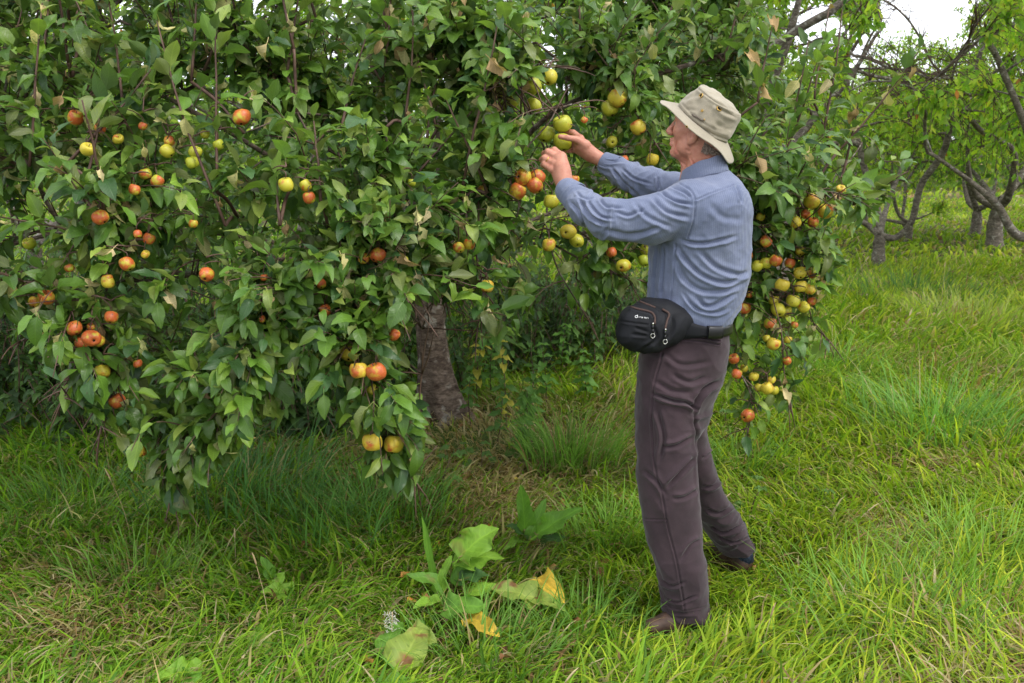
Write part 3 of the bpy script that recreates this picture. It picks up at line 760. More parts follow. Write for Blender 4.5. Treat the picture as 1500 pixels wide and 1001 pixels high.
T_ = [leaf_template(7, .47, 1.15, .5, .10, .25, seed=1), leaf_template(7, .43, .8, .35, .10, -.35, seed=2), leaf_template(7, .50, 1.5, .4, .12, .15, seed=3), leaf_template(7, .42, .5, .7, .12, .5, seed=4), leaf_template(7, .48, 1.2, .25, .16, -.6, seed=5), leaf_template(7, .44, -.2, .5, .10, .25, seed=6), leaf_template(7, .38, 1.7, .8, .12, .7, seed=9), leaf_template(7, .52, .9, .2, .18, -.2, seed=10)]
far = (LP[:, 1] > 5.2) | (LS > .11)
Tf = [leaf_template(3, .54, .8, .3, .05, .2, seed=7, nu=3, petiole=0), leaf_template(3, .5, .4, .3, .05, -.2, seed=8, nu=3, petiole=0)]
m = ~wth & ~far; A_ = place_leaves(T_, LP[m], LA[m], LN[m], LS[m], LT[m], wmul=r.uniform(.85, 1.2, m.sum()))
m = far & ~wth; B2 = place_leaves(Tf, LP[m], LA[m], LN[m], LS[m], LT[m])
V, F, C, U = merge([A_, B2]); mesh_from('crown', V-TB, F, LEAF, tree, col=C, uv=U)['kind'] = 'stuff'
m = wth; LA[m] = unit(LA[m]*.4+np.array([0, 0, -1.0])+.25*r.normal(0, 1, (m.sum(), 3))); wt = np.array([(.42, .38, .17), (.36, .35, .15), (.36, .25, .13), (.50, .42, .24), (.28, .28, .11)])[r.integers(0, 5, m.sum())]*(1+.12*r.normal(0, 1, (m.sum(), 1)))
Tw = [leaf_template(7, .42, 1.9, 1.2, .25, 1.1, seed=11), leaf_template(7, .48, 1.3, .9, .3, -1.2, seed=12), leaf_template(7, .5, 1.0, .8, .25, .7, seed=13)]
V, F, C, U = place_leaves(Tw, LP[m], LA[m], np.array([0, -1.0, .3])+.7*r.normal(0, 1, (m.sum(), 3)), LS[m]*.85, wt); mesh_from('withered_leaves', V-TB, F, DEAD, tree, col=C, uv=U)['kind'] = 'stuff'

# ---- the apples
def apple_mat():
    m = NM('apple_skin', .38, .4); oi = m.n('ShaderNodeObjectInfo'); sx = m.n('ShaderNodeSeparateColor'); m.l(oi.outputs['Color'], sx.inputs[0]); red, yel = sx.outputs[0], sx.outputs[1]
    tcx = m.n('ShaderNodeTexCoord').outputs['Object']; off = m.n('ShaderNodeVectorMath', operation='ADD'); m.l(tcx, off.inputs[0])
    cmb = m.n('ShaderNodeCombineXYZ'); rnd = m.math('MULTIPLY', oi.outputs['Random'], 9.0); [m.l(rnd, cmb.inputs[i]) for i in range(3)]; m.l(cmb.outputs[0], off.inputs[1]); vec = off.outputs[0]
    n1 = m.noise(1.3, 4, .6, vec); n2 = m.noise(9, 3, .7, vec); n3 = m.noise(4, 4, .7, vec); n4 = m.noise(.8, 2, .5, vec)
    base = m.mix(yel, srgb(138, 160, 38), srgb(214, 184, 62)); base = m.mix(m.math('MULTIPLY', n4, .5), base, srgb(160, 160, 52))
    s = m.math('ADD', m.math('MULTIPLY', red, 1.25), m.math('MULTIPLY', m.math('SUBTRACT', n1, .5), 2.2)); s = m.math('ADD', s, m.math('MULTIPLY', m.math('SUBTRACT', n4, .5), 2.0))
    f = m.ramp(s, [(.46, (0, 0, 0)), (1.0, (1, 1, 1))]); blush = m.mix(n3, srgb(140, 34, 30), srgb(214, 104, 58))
    c = m.mix(m.math('MULTIPLY', f, .92), base, blush)
    c = m.mix(m.ramp(n2, [(.60, (0, 0, 0)), (.68, (.6, .6, .6))]), c, srgb(196, 160, 84))
    sp = m.noise(3.0, 2, .5, vec, .3); c = m.mix(m.ramp(sp, [(.68, (0, 0, 0)), (.73, (.85, .85, .85))]), c, srgb(66, 44, 28))
    m.col(c); m.bump(n2, .1, .02); m.b.inputs['Subsurface Weight'].default_value = .05; m.b.inputs['Subsurface Radius'].default_value = (.01, .005, .002); return m.m
ASK = apple_mat(); CAL = NM('apple_eye', .9, .1).col(srgb(44, 34, 24)).m
prof = [(0, .62), (.08, .60), (.18, .66), (.34, .80), (.55, .88), (.78, .78), (.94, .48), (1.0, .12), (.98, -.2), (.88, -.52), (.68, -.78), (.46, -.9), (.28, -.9), (.15, -.82), (.0, -.76)]
def apple_mesh(seed):
    r_ = np.random.default_rng(seed); p_ = crom(np.array(prof), 20); n = 24; a = np.linspace(0, 2*PI, n, endpoint=False); V = []
    for rr, z in p_:
        rb = max(rr, .004)*(1+.04*np.cos(5*a+seed)*abs(z)+.055*np.cos(2*a+seed*2)+.03*np.cos(a+seed*3)*z); V.append(np.stack([rb*np.cos(a), rb*np.sin(a), z*.95+.11*rb*np.cos(a+seed)], 1))
    V = np.concatenate(V); F = np.array([(i*n+j, (i+1)*n+j, (i+1)*n+(j+1) % n, i*n+(j+1) % n) for i in range(19) for j in range(n)])[:, ::-1]
    o = mesh_from('apple', V, F, ASK); c = MB()
    for k in range(5):
        b = k*2*PI/5; e = np.array([math.cos(b), math.sin(b), 0]); c.tube([e*.05+[0, 0, -.78], e*.12+[0, 0, -.88], e*.05+[0, 0, -.95]], [.055, .045, .01], 5)
    cal = c.build('calyx', CAL); st = MB().tube([[0, 0, .58], [.02, 0, .8], [.06, .02, 1.05]], [.05, .04, .045], 6).build('stalk', TWIG)
    for x in (cal, st): x.parent = o
    return o
protos = [apple_mesh(i) for i in range(4)]; used = [0]*4
r = np.random.default_rng(17)
def put_apple(i, p, rad, red, yel, cal, label, group=None):
    k = i % 4; src = protos[k]
    if used[k]:
        o = src.copy(); S.collection.objects.link(o)
        for ch in src.children:
            c = ch.copy(); S.collection.objects.link(c); c.parent = o
    else: o = src; used[k] = 1
    o.location = p; o.scale = (rad*1.02,)*3
    if cal: d = Vector((-p[0]*.3+r.normal(0, .3), -1, r.normal(-.1, .15)))
    else: d = Vector((r.normal(0, .45), r.normal(-.1, .45), -1))
    o.rotation_mode = 'QUATERNION'; o.rotation_quaternion = (-d).to_track_quat('Z', 'Y')
    o.color = (red, yel, 0, 1); tag(o, label, 'apple', group or 'apples on the old tree'); return o
for i, (a, p, rad) in enumerate(zip(AP, AC, AR)): put_apple(i, p, rad, a[3], a[4], a[5], a[7])
g_ = G(755, 702, .05); put_apple(131, g_+[0, 0, -.005], .014, .05, .8, 0, 'tiny green windfall apple lying in the grass', 'windfalls')
# ------------------------------------------------------------------ cherry trees beyond
CBARK = bark('cherry_bark', (.075, .062, .052), (.20, .17, .145), (.34, .32, .29), 1.2)
CLEAF = leafmat('cherry_leaf', .5, .3, .48, backmix=.35, vein=.3)
TCH = [leaf_template(3, .42, .9, .35, .08, .3, kind='lance', seed=21, nu=3, petiole=.2), leaf_template(3, .4, .4, .3, .1, -.4, kind='lance', seed=22, nu=3, petiole=.2), leaf_template(3, .46, 1.2, .4, .08, .2, kind='ovate', seed=23, nu=3, petiole=.2)]
def cherry_tints(r, n, bright=1.0):
    base = np.array([(.240, .375, .032), (.175, .315, .030), (.34, .44, .045), (.12, .235, .030), (.42, .45, .060)])
    t = base[r.choice(5, n, p=[.32, .26, .22, .12, .08])]*bright
    o = r.random(n) < .010; t[o] = np.array([.42, .16, .03]); return np.clip(t*(1+.16*r.normal(0, 1, (n, 1))), .01, .8)
def cherry(base, stems, label, seed, cen, rad, ntg=120, nleaf=5200, fixr=.11, zmin=1.0, lsize=.088, bright=1.0, avoid=None, minz=None):
    """stems: limb paths (world points) that start at the fork; targets fill an ellipsoid crown"""
    r = np.random.default_rng(seed); b = np.array(base, float); b[2] = float(gz(b[0], b[1]))
    o = empty('cherry_tree', tuple(b)); tag(o, label, 'tree', 'cherry trees of the orchard')
    fixr = fixr*.78; s = Skel(); fork = np.array(stems[0][0], float); pr = -1; tp = crom([b+[0, 0, -.06], b*.55+fork*.45+r.normal(0, .02, 3), fork], 7)
    for q in tp: pr = s.add(q, pr, 0)
    for k, st in enumerate(stems): s.path(crom(st, 6*len(st))[1:], pr, k+1)
    tg = []
    while len(tg) < ntg:
        v = unit(r.normal(0, 1, 3)); q = np.array(cen)+v*np.array(rad)*r.uniform(.35, 1)**.6
        if q[2] < zmin or (avoid is not None and avoid(q)): continue
        tg.append(q)
    s.grow(tg, seed+1, step=.2, sag=.10); s.radii(tip=.008, ex=2.0, rmax=fixr*.6, fixed={i: fixr*f for i, f in enumerate([1.45, 1.15, 1.02, .96, .95, .98, 1.0])})
    k0 = 7
    for st in stems:
        m_ = 6*len(st)-1
        for q_ in range(m_): s.r[k0+q_] = max(s.r[k0+q_], fixr*(.50*(1-q_/m_)**.9+.07))
        k0 += m_
    ms = s.meshes(); tv, tf = tube(crom(tp, 24), np.interp(np.linspace(0, 1, 24), np.linspace(0, 1, 7), [fixr*f for f in (1.6, 1.2, 1.05, .98, .96, .95, .72)]), 20)
    c_ = np.repeat(crom(tp, 24), 20, 0); n_ = unit(tv-c_); tv = tv+n_*(.012*fbm(tv*np.array([9, 9, 14]), 3, seed))[:, None]
    mb = MB(); mb.add(tv, tf); mb.build('trunk', CBARK, o)
    for k, m_ in ms.items():
        if k: m_.build('limb', CBARK, o)
    Pn = np.array(s.p); Rn = np.array(s.r); th = np.nonzero(Rn < .016)[0]; par = np.array(s.par)
    ncl = nleaf//8; i = r.choice(th, ncl); d = unit(Pn[i]-Pn[par[i]]+1e-6+.02*r.normal(0, 1, (ncl, 3))); d = unit(d+.7*r.normal(0, 1, (ncl, 3))+[0, 0, .15]); L = r.uniform(.15, .6, ncl)
    tw = MB(); lp, la, ln = [], [], []
    for j in range(ncl):
        e = Pn[i[j]]+d[j]*L[j]+[0, 0, -.12*L[j]]; m_ = Pn[i[j]]+d[j]*L[j]*.5+[0, 0, .03]; tw.tube([Pn[i[j]], m_, e], [.005, .004, .003], 3)
        t = r.uniform(.1, 1, 8); pos = Pn[i[j]]+(e-Pn[i[j]])*t[:, None]+r.normal(0, .012, (8, 3)); lp.append(pos)
        a = unit(d[j]*.5+r.normal(0, .55, (8, 3))+np.array([0, 0, -.75])); la.append(a); ln.append(d[j]*.6+np.array([0, 0, .6])+.6*r.normal(0, 1, (8, 3)))
    tw.build('twigs', TWIG, o)['kind'] = 'stuff'
    lp, la, ln = map(np.concatenate, (lp, la, ln)); n = len(lp)
    if avoid is not None: k = ~np.array([avoid(q) for q in lp]); lp, la, ln = lp[k], la[k], ln[k]; n = len(lp)
    V, F, C, U = place_leaves(TCH, lp, la, ln, lsize*r.uniform(.65, 1.25, n), cherry_tints(r, n, bright)); mesh_from('crown', V-b, F, CLEAF, o, col=C, uv=U)['kind'] = 'stuff'
    return o
def W2(L, dy=0): return [P(a, b, c) for a, b, c in L]
def skyhole(q):            # the open patch of sky between the crowns, a gap between the trees
    u_, v_, _ = proj(np.asarray(q)); return (((u_-1368)/78)**2+((v_-8)/112)**2 < 1) or (((u_-1285)/48)**2+((v_-98)/50)**2 < 1) or (((u_-1200)/38)**2+((v_-40)/34)**2 < 1)
g1 = G(1288, 392); g2 = G(1457, 366)
ch1 = cherry(g1, [W2([(1288, 345, g1[1]), (1312, 348, 12.4), (1335, 325, 12.3), (1350, 270, 12.2), (1385, 215, 12.0), (1400, 120, 11.8)]),
            W2([(1288, 345, g1[1]), (1268, 328, 12.6), (1240, 318, 12.5), (1205, 290, 12.3)]), W2([(1288, 345, g1[1]), (1285, 305, 12.8), (1262, 230, 13.2), (1250, 140, 13.4)]), W2([(1288, 345, g1[1]), (1300, 300, 13.5), (1330, 220, 14.2), (1345, 150, 14.6)])],
       'low-forked cherry tree nearest to the apple tree, standing in long grass', 31, (g1[0]+.1, 12.6, 2.9), (2.6, 2.3, 1.65), 130, 12500, .10, 1.35, avoid=skyhole, bright=1.05)
ch2 = cherry(g2, [W2([(1462, 305, g2[1]), (1478, 285, 14.0), (1484, 222, 13.6), (1432, 187, 13.2), (1400, 130, 13.0), (1365, 92, 12.8)]),
            W2([(1462, 305, g2[1]), (1430, 285, 14.4), (1418, 240, 14.2), (1420, 160, 14.0)]), W2([(1462, 305, g2[1]), (1500, 250, 14.6), (1540, 180, 14.8), (1560, 80, 15)]), W2([(1462, 305, g2[1]), (1440, 270, 15.2), (1400, 220, 16.0)])],
       'cherry tree with a stout trunk and arching grey limbs, second from the apple tree', 41, (g2[0]-.1, 14.4, 3.1), (2.9, 2.5, 1.8), 140, 12500, .14, 1.5, avoid=skyhole)
g3 = np.array([6.05, 10.2, 0])
ch3 = cherry(g3, [[np.array([5.95, 10.2, .75])]+W2([(1500, 348, 10.0), (1460, 300, 9.9), (1420, 265, 9.8), (1357, 220, 9.6)]),
            [np.array([5.95, 10.2, .75])]+W2([(1535, 290, 9.6), (1500, 180, 9.2), (1450, 60, 9.0)]), [np.array([5.95, 10.2, .75]), np.array([6.3, 10.4, 1.6]), np.array([6.6, 10.5, 2.6])], [np.array([5.95, 10.2, .75]), np.array([5.9, 11.0, 1.6]), np.array([5.7, 11.8, 2.5])]],
       'close cherry tree at the edge of the orchard, its limbs reaching in over the grass', 51, (5.6, 9.9, 2.75), (2.5, 2.3, 1.55), 150, 13000, .13, 1.45, avoid=skyhole, bright=1.05)
g0 = G(1135, 402); g0[0] = 2.6; g0[1] = 9.6
ch0 = cherry(g0, [[g0+[0, 0, .8]]+W2([(1120, 180, 9.4), (1157, 50, 9.2), (1172, -10, 9.1), (1180, -80, 9.0)]), [g0+[0, 0, .8]]+W2([(1060, 200, 9.2), (1080, 110, 8.8), (1160, 50, 8.6), (1215, 18, 8.4)]), [g0+[0, 0, .8]]+W2([(1020, 200, 9.8), (950, 80, 10.2)]), [g0+[0, 0, .8]]+W2([(1150, 230, 10), (1240, 120, 10.2), (1290, 40, 10.2)])],
       'cherry tree standing behind the apple tree, its limbs showing above the hat', 61, (g0[0], 9.6, 3.3), (2.6, 2.3, 1.6), 130, 12500, .13, 1.7, avoid=skyhole, bright=1.0)
r = np.random.default_rng(5)
def copy_tree(o):
    c = o.copy(); S.collection.objects.link(c)
    for ch in o.children: d = ch.copy(); S.collection.objects.link(d); d.parent = c
    return c
more = [(ch1, G(1330, 357), .62, 2.1, 'slim cherry trunk in the row behind the nearest cherry tree'), (ch2, G(1427, 347), .75, 3.4, 'cherry tree in the back row between the two arching ones'), (ch0, G(1265, 335), .55, .9, 'far cherry tree at the end of the grass alley'),
        (ch1, np.array([9.6, 16.5, 0]), 1.0, 4.0, 'cherry tree at the outer side of the back row'), (ch2, np.array([-1.6, 12.4, 0]), 1.05, 1.2, 'cherry tree behind the middle of the apple tree'), (ch1, np.array([-5.2, 10.8, 0]), 1.15, 5.2, 'cherry tree behind the dark side of the apple tree'),
        (ch2, np.array([-8.6, 13.5, 0]), 1.2, 2.7, 'outermost cherry tree on the dark side'), (ch0, np.array([1.2, 15.6, 0]), 1.1, 3.0, 'cherry tree far behind the man'), (ch1, np.array([4.8, 20.5, 0]), .75, .3, 'cherry tree deep in the orchard beside the alley'), (ch2, np.array([11.5, 21.5, 0]), .9, 1.7, 'cherry tree deep in the orchard near the hedge'),
        (ch0, np.array([-3.6, 17.5, 0]), 1.2, 4.4, 'tall cherry tree in the rear row behind the apple tree'), (ch1, np.array([11.2, 10.6, 0]), 1.0, 3.6, 'cherry tree standing out at the side of the orchard'), (ch1, np.array([7.3, 25.5, 0]), .75, 2.9, 'cherry tree standing in front of the far hedge')]
for src, b, sc, rz, lab in more:
    c = copy_tree(src); c.location = (b[0], b[1], float(gz(b[0], b[1]))); c.scale = (sc,)*3; c.rotation_euler = (0, 0, rz); c['label'] = lab
# far hedge and wood: one mass that nobody could count
r = np.random.default_rng(71); n = 26000
x = r.uniform(-34, 40, n); row = r.integers(0, 2, n); y = 33+row*9+r.normal(0, 1.3, n)+.02*x*x*0; top = 2.5+.7*noise(np.stack([x*.25, row*9., 0*x], 1), 3)+.4*noise(np.stack([x*.9, row*5., 0*x], 1), 4)+row*.7
z = top*r.random(n)**.7; gw = np.array([(.09, .16, .03), (.13, .21, .035), (.065, .12, .03), (.18, .23, .05)])[r.integers(0, 4, n)]*(1+.15*r.normal(0, 1, (n, 1)))
V, F, C, U = place_leaves(TCH, np.stack([x, y, z], 1), r.normal(0, 1, (n, 3))+[0, -.3, -.5], r.normal(0, 1, (n, 3))+[0, -.6, .5], r.uniform(.3, .6, n), gw)
tag(mesh_from('far_hedge_foliage', V, F, CLEAF, col=C, uv=U), kind='stuff')

# ------------------------------------------------------------------ undergrowth in the shade behind the trunk
WLEAF = leafmat('weed_leaf', .55, .3, .3, vein=.5)
r = np.random.default_rng(72); V_ = []; st = MB(); lp, la, ln, ls, lt = [], [], [], [], []
for k in range(1480):
    x = r.uniform(-5.6, 1.9); y = 6.0+r.random()**1.2*3.6
    if k > 1150: x = r.uniform(-.1, 1.5); y = 6.0+2.4*r.random()
    elif k > 760: x = r.uniform(-4.8, -.75); y = 4.75+1.4*r.random()**.7
    if x > -.2: y = 6.5+r.random()*3
    h = r.uniform(.25, .95)*(1 if x < -.5 else .62)*(.5 if y < 5.5 else 1); b = np.array([x, y, float(gz(x, y))]); t = b+[r.normal(0, .12), r.normal(0, .12), h]; st.tube([b, (b+t)/2+r.normal(0, .02, 3), t], [.005, .004, .002], 4)
    m = int(10+h*22); s = r.uniform(.15, 1, m); ph = r.uniform(0, 6.28, m)
    lp.append(b+(t-b)*s[:, None]); a = np.stack([np.cos(ph), np.sin(ph), r.uniform(-.6, .1, m)], 1); la.append(a); ln.append(np.array([0, 0, 1.])+.4*a+.2*r.normal(0, 1, (m, 3))); ls.append(r.uniform(.05, .11, m)*(1.2-.5*s)); lt.append(np.array([(.040, .085, .02), (.06, .12, .025), (.03, .065, .02)])[r.integers(0, 3, m)])
lp, la, ln, ls, lt = map(np.concatenate, (lp, la, ln, ls, lt)); lt = lt*1.2*(1+.15*r.normal(0, 1, (len(lt), 1)))
TW_ = [leaf_template(4, .55, .7, .25, .12, .2, kind='heart', seed=31, petiole=.3), leaf_template(4, .5, .9, .3, .14, -.2, kind='heart', seed=32, petiole=.3)]
V, F, C, U = place_leaves(TW_, lp, la, ln, ls, lt); ug = mesh_from('undergrowth', V, F, WLEAF, col=C, uv=U); tag(ug, kind='stuff')
st.build('stems', TWIG, ug)

# ------------------------------------------------------------------ weeds one can tell apart
def leaf_between(b, t, wid, tint, name='leaf', kind='dock', droop=.6, seed=0, fold=.25, up=(0, -.3, 1.0), parent=None, mat=None, petiole=.15, wave=.12):
    b = np.array(b, float); t = np.array(t, float); L = np.linalg.norm(t-b); T = leaf_template(16, wid/L, droop, fold, wave*1.5, .15*(-1)**seed, kind=kind, seed=seed, nu=11, petiole=petiole)
    ax = unit(t-b+np.array([0, 0, .45*droop*L])); V, F, C, U = place_leaves([T], b[None], ax[None], np.array([up], float), np.array([L*1.04]), np.array([tint], float), which=np.zeros(1, int))
    q_ = fbm(V*np.array([22, 22, 22]), 3, seed+3); old = .9 if tint[0] > .22 else .25; k_ = sm(.75-old*.5, 1.0-old*.35, q_)[:, None]*min(1, old+.2); C = C*(1+.18*q_[:, None])*(1-k_)+np.array([.20, .10, .04])*k_
    if tint[0] > .22: F = F[q_[F[:, 0]] < 1.25]
    V = V+np.array([0, 0, 1.])*(.006*fbm(V*45, 2, seed))[:, None]
    return mesh_from(name, V-np.array(parent.location), F, mat or WLEAF, parent, col=C, uv=U)
DG = (.11, .24, .028); DL = (.18, .33, .035); DY = (.62, .42, .05); DP = (.24, .32, .06); DD = (.05, .11, .03); DB = (.10, .045, .03)
docks = [
 ('large broad-leaved dock in the grass below the tree, with bright green leaves', (668, 868), [((672, 818, .16), (727, 778, .27), .125, DL, .9), ((662, 824, .13), (735, 822, .15), .105, DL, .5), ((636, 860, .03), (622, 766, .30), .03, DG, .2), ((640, 872, .03), (658, 818, .17), .05, DL, .3), ((650, 893, .06), (706, 891, .10), .085, DG, .5), ((672, 850, .08), (712, 846, .12), .06, DD, .5), ((668, 860, .05), (690, 790, .22), .05, DG, .8), ((655, 862, .05), (600, 846, .12), .05, DG, .9), ((680, 870, .04), (740, 868, .08), .05, DL, .9), ((645, 880, .04), (610, 890, .07), .04, DL, .6)]),
 ('dock with two leaves raised beside the long grass', (775, 790), [((768, 782, .08), (771, 724, .28), .075, DG, .35), ((786, 784, .10), (848, 748, .22), .085, DG, .5), ((770, 788, .06), (752, 770, .16), .05, DD, .6), ((790, 795, .05), (822, 790, .1), .05, DD, .7), ((775, 792, .06), (800, 735, .22), .05, DG, .6), ((768, 795, .04), (745, 800, .1), .05, DL, .8)]),
 ('dock with pale speckled leaves and one turning yellow', (745, 880), [((790, 878, .05), (720, 866, .09), .09, DP, .5), ((775, 875, .05), (822, 896, .06), .055, DP, .5), ((786, 848, .08), (822, 884, .05), .085, DY, .9), ((684, 904, .05), (723, 934, .05), .07, DY, .6)]),
 ('worn pale dock near the bottom beside a white seed head', (585, 970), [((582, 985, .05), (632, 914, .11), .115, DP, .95), ((560, 960, .05), (590, 905, .10), .06, DG, .8), ((600, 925, .08), (635, 945, .07), .07, DP, .7), ((600, 1000, .05), (560, 1012, .06), .08, DG, .5), ((575, 950, .05), (548, 930, .06), .05, (.30, .2, .08), .6)]),
 ('small dock of crinkled leaves on the open side of the grass', (412, 868), [((430, 872, .05), (385, 868, .09), .075, DL, .5), ((405, 868, .05), (410, 842, .13), .06, DL, .5), ((400, 850, .05), (384, 818, .14), .045, DG, .5), ((415, 890, .03), (440, 905, .06), .04, DD, .5)]),
 ('withering pale dock beside dark shrivelled leaves', (382, 940), [((395, 965, .03), (362, 925, .08), .075, DP, .6), ((390, 950, .03), (402, 930, .07), .05, DP, .6), ((430, 935, .03), (455, 950, .04), .06, DB, 1.4), ((425, 940, .03), (432, 962, .03), .05, DB, 1.4)]),
 ('dock leaves at the very bottom of the grass', (262, 1000), [((300, 985, .05), (232, 998, .08), .09, DL, .4), ((270, 1010, .05), (296, 982, .09), .06, DG, .4)]),
]
for k, (lab, b, L) in enumerate(docks):
    bb = G(*b); o = empty('dock_plant', (bb[0], bb[1], float(gz(bb[0], bb[1])))); tag(o, lab, 'dock plant', 'docks in the grass')
    for j, (p0, p1, wd, tn, dr) in enumerate(L):
        a = G(p0[0], p0[1], p0[2]); c = G(p1[0], p1[1], p1[2]); nm = 'leaf'
        le = leaf_between(a, c, wd, tn, nm, 'dock', dr, j+k*7, parent=o, up=(.1*(-1)**j, -.55, 1.0))
        if tn is DY: le['label'] = 'yellow dying dock leaf with brown spots'
        if tn is DB: le['label'] = 'dark brown shrivelled dock leaf'
        base = np.array([bb[0]+r.normal(0, .015), bb[1]+r.normal(0, .015), .0]); MB().tube(crom([base, (base+a)/2+[0, 0, .03], a, a+(c-a)*.12], 8), [.004, .0038, .0035, .003, .003, .003, .0028, .0025], 6).build('leaf_stalk', bpy.data.materials.get('dock_stalk') or NM('dock_stalk', .5, .3).col((.20, .19, .06)).m, o)
def sprig(name, lab, group, base, h, n, size, tint, seed, tip=None, kind='heart', lean=(0, 0), tri=False):
    r = np.random.default_rng(seed); b = np.array(base, float); o = empty(name, tuple(b)); tag(o, lab, 'weed', group)
    t = b+[lean[0], lean[1], h]; pts = crom([b, (b+t)/2+r.normal(0, .02, 3), t], 9); MB().tube(pts, np.linspace(.004, .0018, 9), 6).build('stem', TWIG, o)
    lp, la, ln, ls, lt = [], [], [], [], []
    for i in range(n):
        s = .25+.75*(i+1)/n; p = np.array([np.interp(s, np.linspace(0, 1, 9), pts[:, j]) for j in range(3)])
        for q in range(2):
            ph = i*1.57+q*PI+r.normal(0, .3); a = np.array([math.cos(ph), math.sin(ph), r.uniform(-.35, .3)])
            fans = (-.8, 0, .8) if tri else (0,)
            pp = p+a*(.05 if tri else 0)
            for f in fans:
                a2 = np.array([math.cos(ph+f), math.sin(ph+f), a[2]]); lp.append(pp); la.append(a2); ln.append(np.array([0, -.25, 1.])+.3*a2+.15*r.normal(0, 1, 3)); ls.append(size*(1.15-.45*s)*r.uniform(.8, 1.15)); lt.append(np.array(tip if (tip is not None and r.random() < (.75 if s > .7 else .25)) else tint)*(1+.1*r.normal()))
    V, F, C, U = place_leaves([leaf_template(6, .62, .7, .25, .16, .2, kind=kind, seed=seed, petiole=.25), leaf_template(6, .56, .5, .3, .2, -.3, kind=kind, seed=seed+1, petiole=.25)], *map(np.array, (lp, la, ln, ls, lt)))
    mesh_from('leaves', V-b, F, WLEAF, o, col=C, uv=U); return o
NG = (.075, .165, .028); NY = (.42, .38, .055); BG_ = (.07, .16, .03)
WEEDS_ = [(700, 600, .42, 'nettle with drooping leaves just behind the trunk foot'), (780, 650, .30, 'broad-leaved nettle at the rim of the thatch'), (720, 585, .5, 'tall dark nettle in the gap beyond the trunk'), (800, 600, .4, 'nettle in the gap below the horizontal limb'), (760, 680, .2, 'low nettle seedling in the thatch'), (560, 620, .34, 'nettle between drooping branch and trunk'), (450, 610, .42, 'shaded nettle behind the low crown'), (280, 600, .4, 'shaded nettle behind the long hanging spray'), (180, 610, .42, 'shaded nettle behind the lowest red apple'), (60, 600, .45, 'shaded nettle below the outermost low branch'), (820, 560, .4, 'nettle behind the long hanging withered leaf'), (860, 600, .35, 'nettle in shade before the horizontal limb')]
def gb(px, py): g = G(px, py); return (g[0], g[1], float(gz(g[0], g[1])))
sprig('nettle_plant', 'tall nettle with yellowing top leaves beside the trunk', 'nettles by the trunk', gb(742, 640), .52, 9, .085, NG, 1, NY, lean=(-.03, 0))
sprig('nettle_plant', 'leafy nettle with yellow-edged leaves a step out from the trunk', 'nettles by the trunk', gb(728, 655), .26, 5, .085, BG_, 2, NY, lean=(.03, 0))
sprig('nettle_plant', 'nettle growing thickly behind the yellowing one', 'nettles by the trunk', gb(765, 620), .45, 8, .08, NG, 3, lean=(.04, .05))
sprig('nettle_plant', 'green nettle tucked against the trunk foot', 'nettles by the trunk', gb(690, 632), .30, 6, .075, NG, 4)
sprig('nettle_plant', 'short nettle in the shade on the dark side of the trunk', 'nettles by the trunk', gb(500, 640), .30, 6, .09, NG, 5)
sprig('nettle_plant', 'bushy nettle in deep shade under the low crown', 'nettles by the trunk', gb(420, 650), .34, 7, .095, NG, 6)
sprig('nettle_plant', 'nettle half hidden by the lowest hanging twigs', 'nettles by the trunk', gb(330, 660), .36, 7, .09, NG, 7, NY)
for q, (px, py, lab) in enumerate([(668, 690, 'bramble shoot with rounded leaflets under the trunk'), (700, 702, 'second bramble shoot, between trunk foot and the dock'), (655, 728, 'bramble shoot by the tip of the drooping branch'), (1180, 655, 'bramble shoot in the open grass behind the man'), (1130, 690, 'small bramble under the fruiting bough'), (1055, 650, 'bramble growing up beside the rear leg'), (1040, 620, 'bramble in the shade just behind the knee'), (1345, 640, 'bramble leaves inside the big tussock'), (1105, 770, 'flat bramble sprig close to the rear shoe'), (1200, 745, 'trailing bramble in the trodden grass')]):
    sprig('bramble_shoot', lab, 'young brambles in the grass', gb(px, py), .10+.04*(q % 3), 2, .062, (.085, .17, .035) if q < 4 else (.10, .19, .035), 20+q, tri=True, lean=(.02, -.01))
for q, (px, py, h, lab) in enumerate(WEEDS_): sprig('nettle_plant', lab, 'nettles by the trunk', gb(px, py), h, int(5+h*12), .10, (.085, .19, .03), 60+q, NY if q == 0 else None, lean=(.03*(-1)**q, -.03))
# tussocks of long arching grass
def tussock(px, py, h, n, tint, lab, seed, spread=.12, wd=.006, dry=0.05):
    r = np.random.default_rng(seed); b = np.array(gb(px, py)); x = b[0]+spread*np.clip(r.normal(0, 1, n), -1.7, 1.7); y = b[1]+spread*np.clip(r.normal(0, 1, n), -1.7, 1.7)
    az = np.arctan2(y-b[1], x-b[0])+r.normal(0, .5, n); t = np.array(tint)*1.55*(1+.2*r.normal(0, 1, (n, 1))); d = r.random(n) < dry; t[d] = STRAW[r.integers(0, 4, d.sum())]
    V, F, C = blades(x, y, h*r.uniform(.5, 1.1, n), wd*r.uniform(.6, 1.2, n), az, np.clip(r.normal(1.3, .45, n), .3, 2.4), np.clip(t, .01, .6), lv=7, seed=seed)
    o = mesh_from('grass_tussock', V-b, F, BLADE, smooth=False, col=C); o.location = b; tag(o, lab, 'grass tussock', 'tussocks of long grass'); return o
